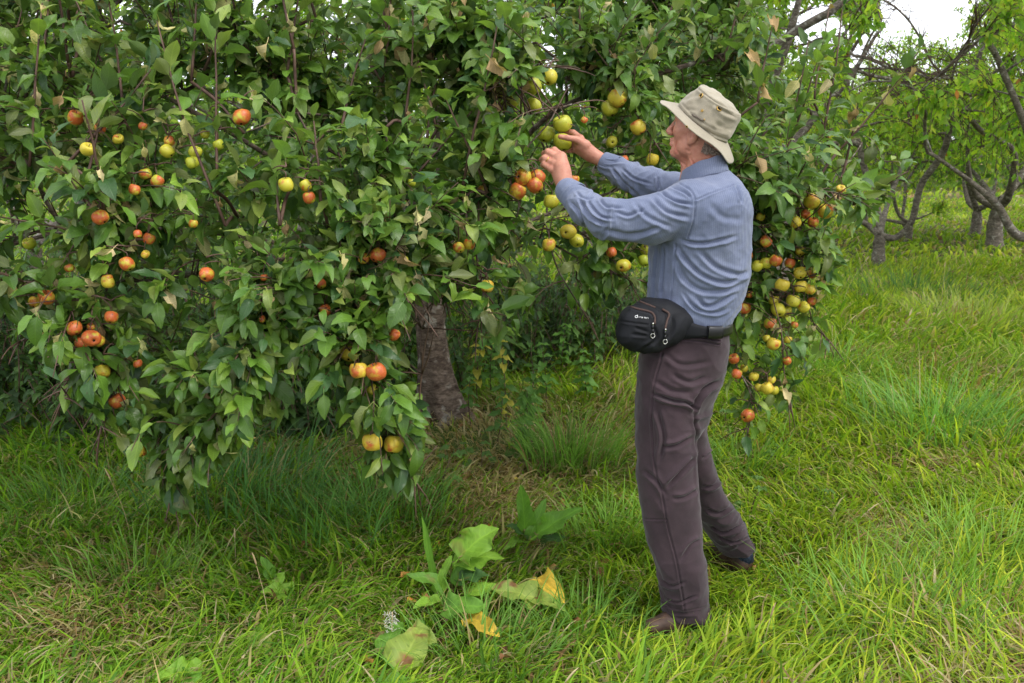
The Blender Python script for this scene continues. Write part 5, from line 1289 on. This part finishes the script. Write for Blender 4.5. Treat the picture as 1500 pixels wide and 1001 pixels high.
# cuff bands
def band(c0, ax, r0, r1, ln, name, mat, parent, th=.003, oval=1.0):
    ax = np.asarray(ax)/np.linalg.norm(ax); ref = np.array([0, -1.0, 0]); e1 = np.cross(ax, ref); e1 /= np.linalg.norm(e1); e2 = np.cross(ax, e1)
    n = 40; a = np.linspace(0, 2*PI, n, endpoint=False); R = []
    for s_, r in ((0, r0), (0, r0+th), (.04, r0+th+.001), (.5, (r0+r1)/2+th+.001), (.96, r1+th+.001), (1, r1+th), (1, r1), (.5, (r0+r1)/2)):
        wob = 1+.03*np.sin(3*a+s_*2)
        R.append(c0-ax*ln*s_+(np.cos(a)[:, None]*e1*oval+np.sin(a)[:, None]*e2)*(r*wob)[:, None])
    V = np.concatenate(R); k = len(R)
    F = [(i*n+j, i*n+(j+1) % n, ((i+1) % k)*n+(j+1) % n, ((i+1) % k)*n+j) for i in range(k) for j in range(n)]
    return mesh_from(name, V-M0, np.array(F), mat, parent)
band(P(827.5, 276, 3.262), wr_l-el_l, .0355, .0425, .06, 'cuff', SHIRT, shirt)
band(P(882, 236, 3.588), wr_r-el_r, .031, .037, .055, 'cuff', SHIRT, shirt)
# collar: a folded band round the neck
nk = []
NC = P(1030, 250, 3.185)
for s_, (rr, hh) in enumerate([(.0565, -.03), (.057, .020), (.0595, .027), (.0635, .025), (.068, .004), (.076, -.022), (.073, -.027), (.064, -.012), (.058, -.03)]):
    a = np.linspace(0, 2*PI, 64, endpoint=False)
    fwd = np.cos(a)                                   # towards the face
    r = rr*(1+.0*fwd)
    x = hd[None]*(r*1.06*np.cos(a))[:, None]+lat[None]*(r*.98*np.sin(a))[:, None]
    z = hh-.024*fwd-.012*np.maximum(0, fwd)**2+.0015*np.sin(7*a+s_)
    nk.append(NC+x+z[:, None]*np.array([0, 0, 1.]))
Vc = np.concatenate(nk); n = 64; k = len(nk)
Fc = np.array([(i*n+j, i*n+(j+1) % n, ((i+1) % k)*n+(j+1) % n, ((i+1) % k)*n+j) for i in range(k) for j in range(n)])
mesh_from('collar', Vc-M0, Fc, SHIRT, shirt)

# ---- trousers
hip = zloft([(446, 964, 1060, 3.2, .12), (462, 955, 1063, 3.2, .135), (478, 949, 1064, 3.2, .145), (510, 942, 1064, 3.2, .155), (545, 937, 1058, 3.2, .155), (580, 935, 1046, 3.2, .14), (615, 940, 1036, 3.19, .11), (640, 950, 1020, 3.17, .06)], 2.3)
ll = zloft([(520, 944, 1020, 3.13, .09), (580, 935, 1024, 3.12, .1), (630, 933, 1019, 3.11, .098), (680, 933, 1021, 3.1, .094), (730, 936, 1024, 3.09, .09), (780, 946, 1028, 3.08, .085), (830, 960, 1033, 3.07, .082), (870, 970, 1036, 3.07, .078), (893, 971, 1038, 3.07, .078), (903, 972, 1040, 3.07, .078)], 2.2)
rl = zloft([(540, 985, 1056, 3.27, .09), (590, 985, 1042, 3.29, .09), (640, 990, 1035, 3.32, .085), (690, 998, 1050, 3.35, .082), (730, 1008, 1066, 3.38, .078), (760, 1022, 1084, 3.41, .074), (785, 1038, 1100, 3.44, .072), (800, 1048, 1108, 3.455, .07), (808, 1052, 1111, 3.46, .069)], 2.1)
cutL = P(1005, 897, 3.07); cutR = P(1085, 800, 3.455)
def trou_f(Q):
    d = hip(Q)
    a = ll(Q); pl = (cutL-Q)@np.array([.12, -.1, 1.0]); a = np.maximum(a, pl)
    a = np.maximum(a, -cone(Q, cutL+np.array([0, 0, -.08]), cutL+np.array([-.015, .0, .06]), .066, .062))
    b = rl(Q); ax = np.array([.42, .28, -.86]); pr = (Q-cutR)@ax; b = np.maximum(b, pr)
    b = np.maximum(b, -cone(Q, cutR+ax*.06, cutR-ax*.06, .06, .055))
    return smin(smin(d, a, .045), b, .03)
V, F = sdf_mesh(trou_f, (.34, 2.83, .02), (1.0, 3.62, 1.16), .0030)
V = smooth_v(V, F, 1); N_ = vnorm(V, F); u, v, dd = proj(V)
rn = 1-np.abs(noise(np.stack([V[:, 0]*8-V[:, 2]*4, V[:, 1]*8, V[:, 2]*13+V[:, 0]*8+2*noise(V*5, 3)], 1), 31))*2.2
rn2 = 1-np.abs(noise(np.stack([V[:, 0]*14, V[:, 1]*14, V[:, 2]*34+4*noise(V*8, 3)], 1), 37))*2.2
disp = .005*np.clip(rn, -1, 1)+.004*np.clip(rn2, -1, 1)*np.maximum(sm(800, 880, v), sm(1035, 1060, u)*sm(720, 760, v))+.0015*fbm(V*30, 2, 9)
B_ = (2.8, 3.7); NL = (2.8, 3.22); FL = (3.2, 3.7)
TS = [([(1000, 493), (1030, 496), (1052, 500)], .0026, .007, -.7, B_), ([(1000, 498), (1030, 501), (1052, 505)], .0022, .005, -.5, B_),
      ([(957, 577), (985, 587), (1005, 590), (1020, 600)], .007, .013, .9, B_), ([(1015, 604), (1021, 585), (1032, 570), (1054, 558)], .008, .012, .8, B_),
      ([(985, 548), (1010, 560), (1035, 552)], .010, .007, .7, B_), ([(960, 558), (985, 572), (1010, 575)], .010, .007, .7, B_), ([(975, 520), (1000, 535), (1040, 530)], .010, .005, .7, B_),
      ([(962, 596), (972, 640), (966, 676)], .009, .008, .8, B_), ([(1017, 605), (1020, 640), (1023, 690), (1026, 740)], .007, .012, .3, NL), ([(1016, 672), (1000, 688), (976, 714)], .009, .010, .9, NL),
      ([(1014, 640), (992, 652), (970, 656)], .009, .008, .8, NL), ([(1024, 716), (1005, 728), (985, 730)], .009, .007, .8, NL), ([(945, 690), (962, 704), (975, 724)], .009, .006, .8, NL),
      ([(940, 759), (958, 762), (977, 761)], .0025, .003, -.6, NL), ([(1028, 790), (1012, 800), (998, 820)], .008, .006, .7, NL), ([(968, 850), (985, 858), (1003, 852)], .006, .006, .8, NL), ([(975, 874), (995, 882), (1020, 872)], .005, .006, .8, NL),
      ([(971, 518), (959, 566), (956, 620), (959, 680), (970, 725), (979, 776), (992, 827), (1003, 893)], .0028, .003, -.7, NL),
      ([(1030, 715), (1045, 712), (1056, 700)], .007, .008, .8, FL), ([(1034, 745), (1055, 752), (1072, 740)], .007, .008, .8, FL), ([(1042, 772), (1062, 780), (1090, 768)], .006, .009, .9, FL), ([(1052, 786), (1075, 793), (1100, 786)], .005, .007, .9, FL), ([(1045, 660), (1030, 672)], .006, .006, .8, FL),
      ([(972, 888), (1005, 893), (1040, 887)], .002, .002, -.5, NL)]
disp += creases(V, N_, [(p_, w_*(.72 if w_ > .004 else 1), d_*(1.25 if w_ > .004 else 1.3), l_, y_) for p_, w_, d_, l_, y_ in TS])
V = V+N_*disp[:, None]; TV, TF = V, F
trousers = mesh_from('trousers', V-M0, F, TROUS, man)
def bvh_of(V, F): return BVHTree.FromPolygons([tuple(x) for x in V.tolist()], F.tolist())
def hit(bvh, px, py):
    d = P(px, py, 1.0)-np.array([0, 0, CAMZ]); d /= np.linalg.norm(d)
    r = bvh.ray_cast(Vector((0, 0, CAMZ)), Vector(d), 20)
    return (np.array(r[0]), np.array(r[1])) if r[0] is not None else (None, None)
def surf_path(bvh, pts, n, off=.002):
    o = []
    for x, y in crom(np.array(pts, float), n):
        p, nn = hit(bvh, x, y)
        if p is not None: o.append(p+nn*off)
    return np.array(o)

# ---- shoes
LEA = NM('shoe_leather', .6, .35); LEA.col(LEA.ramp(LEA.noise(30, 4), [(.3, srgb(46, 33, 28)), (.7, srgb(78, 57, 45))])); LEA.bump(LEA.noise(120, 3), .3, .002)
SOLE = NM('shoe_sole', .8, .2); SOLE.col(srgb(45, 38, 34)); LACE = NM('shoe_lace', .8, .2); LACE.col(srgb(150, 138, 120))
def shoe(heel, toe, lift=0):
    heel = np.array(heel, float); toe = np.array(toe, float); ax = toe-heel; L = np.linalg.norm(ax[:2]); ax = ax/np.linalg.norm(ax)
    sd_ = np.cross([0, 0, 1.], ax); sd_ /= np.linalg.norm(sd_); up = np.cross(ax, sd_); R = np.stack([ax, sd_, up], 1)
    k = L/.28
    def up_f(Q):
        q = (Q-heel)@R/k
        d = cone(q, (.04, 0, .035), (.10, 0, .035), .036, .038); d = smin(d, cone(q, (.10, 0, .033), (.235, 0, .026), .04, .034), .03)
        d = smin(d, cone(q, (.045, 0, .04), (.06, 0, .085), .036, .037), .03); d = smin(d, cone(q, (.07, 0, .07), (.17, 0, .04), .034, .03), .03)
        d = np.maximum(d, .012-q[:, 2]); d = np.maximum(d, q[:, 2]-.095)
        d = np.maximum(d, -cone(q, (.05, 0, .085), (.062, 0, .14), .03, .032))
        return d*k
    def so_f(Q):
        q = (Q-heel)@R/k
        d = cone(q*np.array([1, 1, .0]), (.042, 0, 0), (.232, 0, 0), .041, .04)
        d = smin(d, cone(q*np.array([1, 1, 0.]), (.17, 0, 0), (.225, 0, 0), .046, .042), .02)
        return np.maximum(np.maximum(d, q[:, 2]-.02), -q[:, 2])*k
    c = (heel+toe)/2; V, F = sdf_mesh(up_f, c-.22, c+.22, .004); V = smooth_v(V, F, 1)
    o = mesh_from('shoe', V-M0, F, LEA.m, man)
    V, F = sdf_mesh(so_f, c-.22, c+.22, .004); mesh_from('sole', V-M0, F, SOLE.m, o)
    mb = MB()
    for i in range(5):
        x = .10+.022*i; zt = .088-.009*i
        for s_ in (1, -1):
            p = np.array([[x, -.022*s_, zt-.008], [x+.01, 0, zt+.004], [x+.02, .022*s_, zt-.012]])
            mb.tube(heel+(crom(p, 8)*k)@R.T, .0022, 5)
    mb.tube(heel+(crom(np.array([[.1, 0, .092], [.095, .02, .1], [.11, .035, .08], [.13, .02, .07]]), 10)*k)@R.T, .002, 5)
    mb.build('laces', LACE.m, None).parent = o
    o.children[-1].data.transform(Matrix.Translation(-Vector(M0)))
    return o
shoe(P(1040, 913, 3.075)*np.array([1, 1, 0])+np.array([.0, 0, .002]), P(938, 925, 3.0)*np.array([1, 1, 0])+np.array([0, 0, .0]))
shoe(np.array([.885, 3.44, .012]), np.array([.70, 3.65, 0.0]))
SOCK = NM('sock_wool', .9, .1); SOCK.col(SOCK.ramp(SOCK.noise(300, 2), [(.4, srgb(28, 34, 46)), (.6, srgb(62, 72, 92))]))
mb = MB(); mb.tube([[.865, 3.47, .05], [.85, 3.475, .11], [.825, 3.47, .19]], [.038, .04, .04], 16); mb.build('sock', SOCK.m, man)
mb = MB(); mb.tube([[.575, 3.05, .05], [.565, 3.06, .11], [.56, 3.07, .18]], [.038, .04, .04], 16); mb.build('sock', SOCK.m, man)

# ---- ring
GOLD = NM('gold', .25, .5); GOLD.col(srgb(212, 170, 90)); GOLD.b.inputs['Metallic'].default_value = 1
a0, a1 = np.array(LH['fing'][2][0][0]), np.array(LH['fing'][2][0][1]); ax = (a1-a0)/np.linalg.norm(a1-a0); c0 = a0+(a1-a0)*.62
e1 = np.cross(ax, [0, 0, 1.]); e1 /= np.linalg.norm(e1); e2 = np.cross(ax, e1)
aa = np.linspace(0, 2*PI, 25); MB().tube(c0+(np.cos(aa)[:, None]*e1+np.sin(aa)[:, None]*e2)*.0113, .0017, 8).build('ring', GOLD.m, man)

# ---- hat
rings = [(-.006, .092, .079), (0, .0965, .083), (.012, .0975, .084), (.03, .095, .082), (.05, .0905, .078), (.068, .086, .074), (.079, .0825, .071), (.0835, .079, .068), (.088, .07, .06), (.094, .045, .039), (.0965, .02, .018)]
n = 96; a = np.linspace(0, 2*PI, n, endpoint=False)
def ringpts(h, ra, rb, dz=0): return HB+hat_ax*(h)+(np.cos(a)*ra)[:, None]*hf+(np.sin(a)*rb)[:, None]*hl+(np.broadcast_to(dz, a.shape))[:, None]*hat_ax
R = [ringpts(h, ra*(1), rb, 0) for h, ra, rb in crom(np.array(rings), 44)]
R.append(np.repeat((HB+hat_ax*.0968)[None], n, 0))
V = np.concatenate(R); k = len(R); F = np.array([(i*n+j, i*n+(j+1) % n, (i+1)*n+(j+1) % n, (i+1)*n+j) for i in range(k-1) for j in range(n)])
N_ = vnorm(V, F)
V = V+N_*(.0035*fbm(V*22, 2, 41)+.0022*fbm(V*60, 2, 5))[:, None]
hs = [([(1021, 129), (1036, 141), (1058, 155), (1083, 166)], .0028, .003, -.8, (3, 3.3)), ([(993, 158), (1010, 176), (1040, 195), (1069, 206)], .003, .004, -.8, (3, 3.3)),
      ([(999, 152), (1016, 170), (1042, 187), (1071, 197)], .0026, .0028, -.8, (3, 3.3)), ([(1049, 150), (1030, 170)], .002, .002, -.8, (3, 3.3)), ([(1000, 148), (1018, 140), (1030, 139)], .006, .003, .8, (3, 3.3)),
      ([(1048, 152), (1060, 163), (1080, 172)], .006, .005, .8, (3, 3.3)), ([(1004, 160), (1022, 162)], .004, .002, .8, (3, 3.3)), ([(1046, 178), (1062, 190), (1074, 190)], .006, .003, .8, (3, 3.3))]
V = V+N_*creases(V, N_, hs)[:, None]
hat = mesh_from('hat', V-M0, F, HATM, man); HV, HF = V, F
R = []
for i, t in enumerate(np.linspace(0, 1, 14)):
    # brim drops towards the ears and the nape, kicks up a little in front
    wav = .0035*np.sin(3*a+.6)+.003*np.sin(5*a+2.1)
    drop = -(.032-.024*np.maximum(0, np.sin(a))**1.5)*t**1.15+wav*t*t+(.0015*(i % 2) if 0 < i < 13 else 0)*.3
    R.append(ringpts(-.004, .0965+.055*t, .083+.052*t, drop))
Vt = np.concatenate(R); k = 14
Vb = Vt-hat_ax*.0028; V = np.concatenate([Vt, Vb]); F = []
for i in range(k-1):
    for j in range(n):
        j2 = (j+1) % n; F.append((i*n+j, (i+1)*n+j, (i+1)*n+j2, i*n+j2)); o_ = k*n; F.append((o_+i*n+j, o_+i*n+j2, o_+(i+1)*n+j2, o_+(i+1)*n+j))
for j in range(n): j2 = (j+1) % n; F.append(((k-1)*n+j, k*n+(k-1)*n+j, k*n+(k-1)*n+j2, (k-1)*n+j2))
F = np.array(F); V = V+np.array([0, 0, 1.])*(.0018*fbm(np.concatenate([Vt, Vt])*26, 2, 8))[:, None]
brim = mesh_from('brim', V-M0, F, HATM, hat); BV, BF = V, F
hb = bvh_of(HV, HF); bb = bvh_of(BV, BF)
BRASS = NM('brass', .35, .5); BRASS.col(srgb(170, 140, 80)); BRASS.b.inputs['Metallic'].default_value = .9
DARK = NM('hole_shade', .9, .1); DARK.col((.01, .009, .008))
def eyelet(bv, px, py, r, hole_disc, parent):
    p, nn = hit(bv, px, py)
    if p is None: return
    e1 = np.cross(nn, [0, 0, 1.]); e1 /= np.linalg.norm(e1); e2 = np.cross(nn, e1); aa = np.linspace(0, 2*PI, 21)
    o = MB().tube(p+nn*.0018+(np.cos(aa)[:, None]*e1+np.sin(aa)[:, None]*e2)*r, r*.27, 8).build('eyelet', BRASS.m, None)
    o.data.transform(Matrix.Translation(-Vector(M0))); o.parent = parent
    mb = MB(); c_ = p+nn*.0022; a8 = np.linspace(0, 2*PI, 17)[:-1]; V = c_+(np.cos(a8)[:, None]*e1+np.sin(a8)[:, None]*e2)*r*.86  # solid disc, coloured near black for the shade inside an eyelet
    V = np.vstack([V, V-nn*.002]); mb.add(V-M0, [tuple(range(15, -1, -1)), tuple(range(16, 32))]+[(i, (i+1) % 16, 16+(i+1) % 16, 16+i) for i in range(16)])
    h = mb.build('hole_disc' if hole_disc else 'stud', DARK.m if hole_disc else BRASS.m, None); h.parent = parent
eyelet(hb, 1027.3, 141,   .0076, True, hat); eyelet(hb, 1052.8, 160, .0076, True, hat)
eyelet(hb, 1028.8, 162.5, .0035, False, hat); eyelet(hb, 1031.5, 175.5, .0022, False, hat); eyelet(bb, 1006.2, 185.8, .0032, True, brim)
# hat strap keeper and brim stitch rows
STR = NM('grey_strap', .7, .2); STR.col(srgb(96, 88, 78))
sp_ = surf_path(hb, [(1015.5, 167), (1022, 172), (1031, 177)], 8, .0035)
if len(sp_) > 2:
    o = MB().tube(sp_, .0036, 8).build('strap', STR.m, None); o.data.transform(Matrix.Translation(-Vector(M0))); o.parent = hat

# ---- belt of the pouch and the pouch: a thing of its own
bag = empty('waist_pouch', tuple(P(947, 478, 3.05))); BG0 = np.array(bag.location)
tag(bag, "black zipped waist pouch buckled round the man's hips", 'waist pouch')
BLK = NM('black_nylon', .72, .25); BLK.col(BLK.ramp(BLK.noise(14, 4), [(.35, srgb(15, 16, 20)), (.7, srgb(25, 26, 31))])); BLK.bump(BLK.mix(.5, BLK.noise(25, 3, .6, dist=1.2), BLK.noise(500, 2)), .35, .003)
ZIP = NM('zip_tape', .7, .2); ZIP.col(srgb(70, 55, 50)); MET = NM('nickel', .3, .5); MET.col(srgb(190, 188, 182)); MET.b.inputs['Metallic'].default_value = 1
PLA = NM('black_plastic', .35, .4); PLA.col(srgb(22, 22, 24)); WHT = NM('white_print', .6, .2); WHT.col(srgb(225, 225, 225))
c1 = P(942, 483, 3.03); c2 = P(962, 472, 3.07)
Rb = Matrix.Rotation(math.radians(12), 3, 'Y'); Rb = np.array(Rb)
def sup(Q, c, r, n, R): q = np.abs((Q-c)@R/np.array(r)); return ((q**n).sum(1)**(1/n)-1)*min(r)
def pouch_f(Q):
    d = sup(Q, c1, (.080, .062, .070), 2.8, Rb)
    d = smin(d, sup(Q, c2, (.088, .065, .074), 2.7, Rb), .014)
    return smin(d, cone(Q, P(980, 476, 3.07), P(1003, 470, 3.07), .05, .03), .03)
V, F = sdf_mesh(pouch_f, c1-.2, c1+.26, .0035); V = smooth_v(V, F, 1); N_ = vnorm(V, F)
rn = 1-np.abs(noise(np.stack([V[:, 0]*18+V[:, 2]*10, V[:, 1]*10, V[:, 2]*30-V[:, 0]*14+2*noise(V*9, 2)], 1), 61))*2.2
disp = .003*np.clip(rn, -1, 1)+creases(V, N_, [([(905, 470), (930, 474), (948, 476)], .003, .003, -.6, (2.8, 3.3)), ([(917, 447), (931, 452), (952, 457), (959, 465), (958, 474)], .005, .006, .7, (2.8, 3.3)),
      ([(927, 438), (945, 445), (966, 454), (976, 462), (975, 480)], .005, .005, .7, (2.8, 3.3)), ([(956, 476), (962, 497), (940, 512)], .005, .005, .7, (2.8, 3.3)), ([(986, 465), (985, 484), (972, 502)], .005, .006, .7, (2.8, 3.3)), ([(930, 480), (950, 487)], .004, .004, .7, (2.8, 3.3)), ([(925, 490), (948, 492)], .004, .004, .7, (2.8, 3.3))])
V = V+N_*disp[:, None]
pouch = mesh_from('pouch', V-BG0, F, BLK.m, bag); pb = bvh_of(V, F)
def on(parent, mb, name, mat):
    o = mb.build(name, mat, None); o.data.transform(Matrix.Translation(-Vector(BG0))); o.parent = parent; return o
for pts in ([(917, 447), (931, 452), (952, 457), (959, 464), (959, 475)], [(927, 438), (945, 445), (960, 451)], [(970, 453), (980, 460), (977, 470), (974, 482)]):
    sp_ = surf_path(pb, pts, 16, .0005)
    if len(sp_) > 2: on(pouch, MB().tube(sp_, .0036, 8), 'zip', ZIP.m)
for (x, y) in ((955.5, 476), (973.5, 484)):
    p, nn = hit(pb, x, y)
    if p is None: continue
    mb = MB(); mb.tube([p+nn*.004, p+nn*.005+[0, 0, -.014]], [.0035, .003], 8); mb.tube([p+nn*.005+[0, 0, -.012], p+nn*.006+[0, 0, -.026]], [.0028, .0034], 8)
    z = on(pouch, mb, 'zip_pull', PLA.m)
    aa = np.linspace(0, 2*PI, 15); mb = MB(); mb.tube(p+nn*.006+np.array([0, 0, -.034])+np.stack([np.cos(aa)*.0062, 0*aa, np.sin(aa)*.0072], 1), .0014, 6)
    mb.tube([p+nn*.0055, p+nn*.006+[0, 0, .006]], .0028, 6)
    on(pouch, mb, 'metal_loop', MET.m)
mb = MB(); cx_, cy_ = 932.2, 464.3
p, nn = hit(pb, cx_, cy_); aa = np.linspace(.3, 2*PI-.3, 12)
tl = []
for x, y in zip(cx_+1.9*np.cos(aa), cy_+1.6*np.sin(aa)):
    h_, m_ = hit(pb, x, y); tl.append(h_+m_*.0012)
mb.tube(tl, .0009, 5)
h_, m_ = hit(pb, 933.8, 461.6); h2, m2 = hit(pb, 934, 465.5); mb.tube([h_+m_*.0012, h2+m2*.0012], .0009, 5)
for i in range(8):                                   # small wordmark, too small to read
    x = 936.2+i*1.72; y = 465.1+i*.18
    pts = [[(x, y+1), (x, y-1)], [(x, y-1), (x+1, y-.6), (x+1, y+1)], [(x, y+1), (x+.6, y-1), (x+1.1, y+1)]][i % 3]
    q_ = []
    for X, Y_ in pts:
        h_, m_ = hit(pb, X, Y_)
        if h_ is not None: q_.append(h_+m_*.0011)
    mb.tube(q_, .0007, 4)
on(pouch, mb, 'wordmark', WHT.m)
# waist belt: wide wing behind the pouch, buckle, webbing
zc = lambda th: None
def beltring(a0, a1, hh, th, name, mat, off=.012, m=28, parent=bag):
    aa = np.linspace(a0, a1, m); V = []
    C_ = (P(957, 466, 3.2)+P(1064, 474, 3.2))/2
    for t in aa:
        r0 = np.array([math.cos(t)*(.118+off), math.sin(t)*(.142+off), 0])
        nrm = np.array([math.cos(t)/.118, math.sin(t)/.142, 0]); nrm /= np.linalg.norm(nrm)
        c = C_+r0+np.array([0, 0, -.012*math.cos(t)-.004])
        h_ = hh(t) if callable(hh) else hh
        for s_, o_ in ((-1, 0), (-1, th), (-.5, th*1.3), (.5, th*1.3), (1, th), (1, 0)): V.append(c+nrm*o_+np.array([0, 0, s_*h_]))
    F = [(i*6+j, (i+1)*6+j, (i+1)*6+(j+1) % 6, i*6+(j+1) % 6) for i in range(m-1) for j in range(6)]+[tuple(range(5, -1, -1)), tuple(range((m-1)*6, m*6))]
    return mesh_from(name, np.array(V)-BG0, F, mat, parent)
beltring(-PI*.98, -1.30, lambda t: .016+.022*sm(-1.3, -2.3, t), .006, 'wing', BLK.m, .016)
beltring(-1.38, -1.02, .020, .011, 'buckle', PLA.m, .018, 10)
beltring(-1.02, .7, .0165, .004, 'strap', PLA.m, .014)
beltring(.7, PI*1.03, .0165, .004, 'strap', PLA.m, .014)
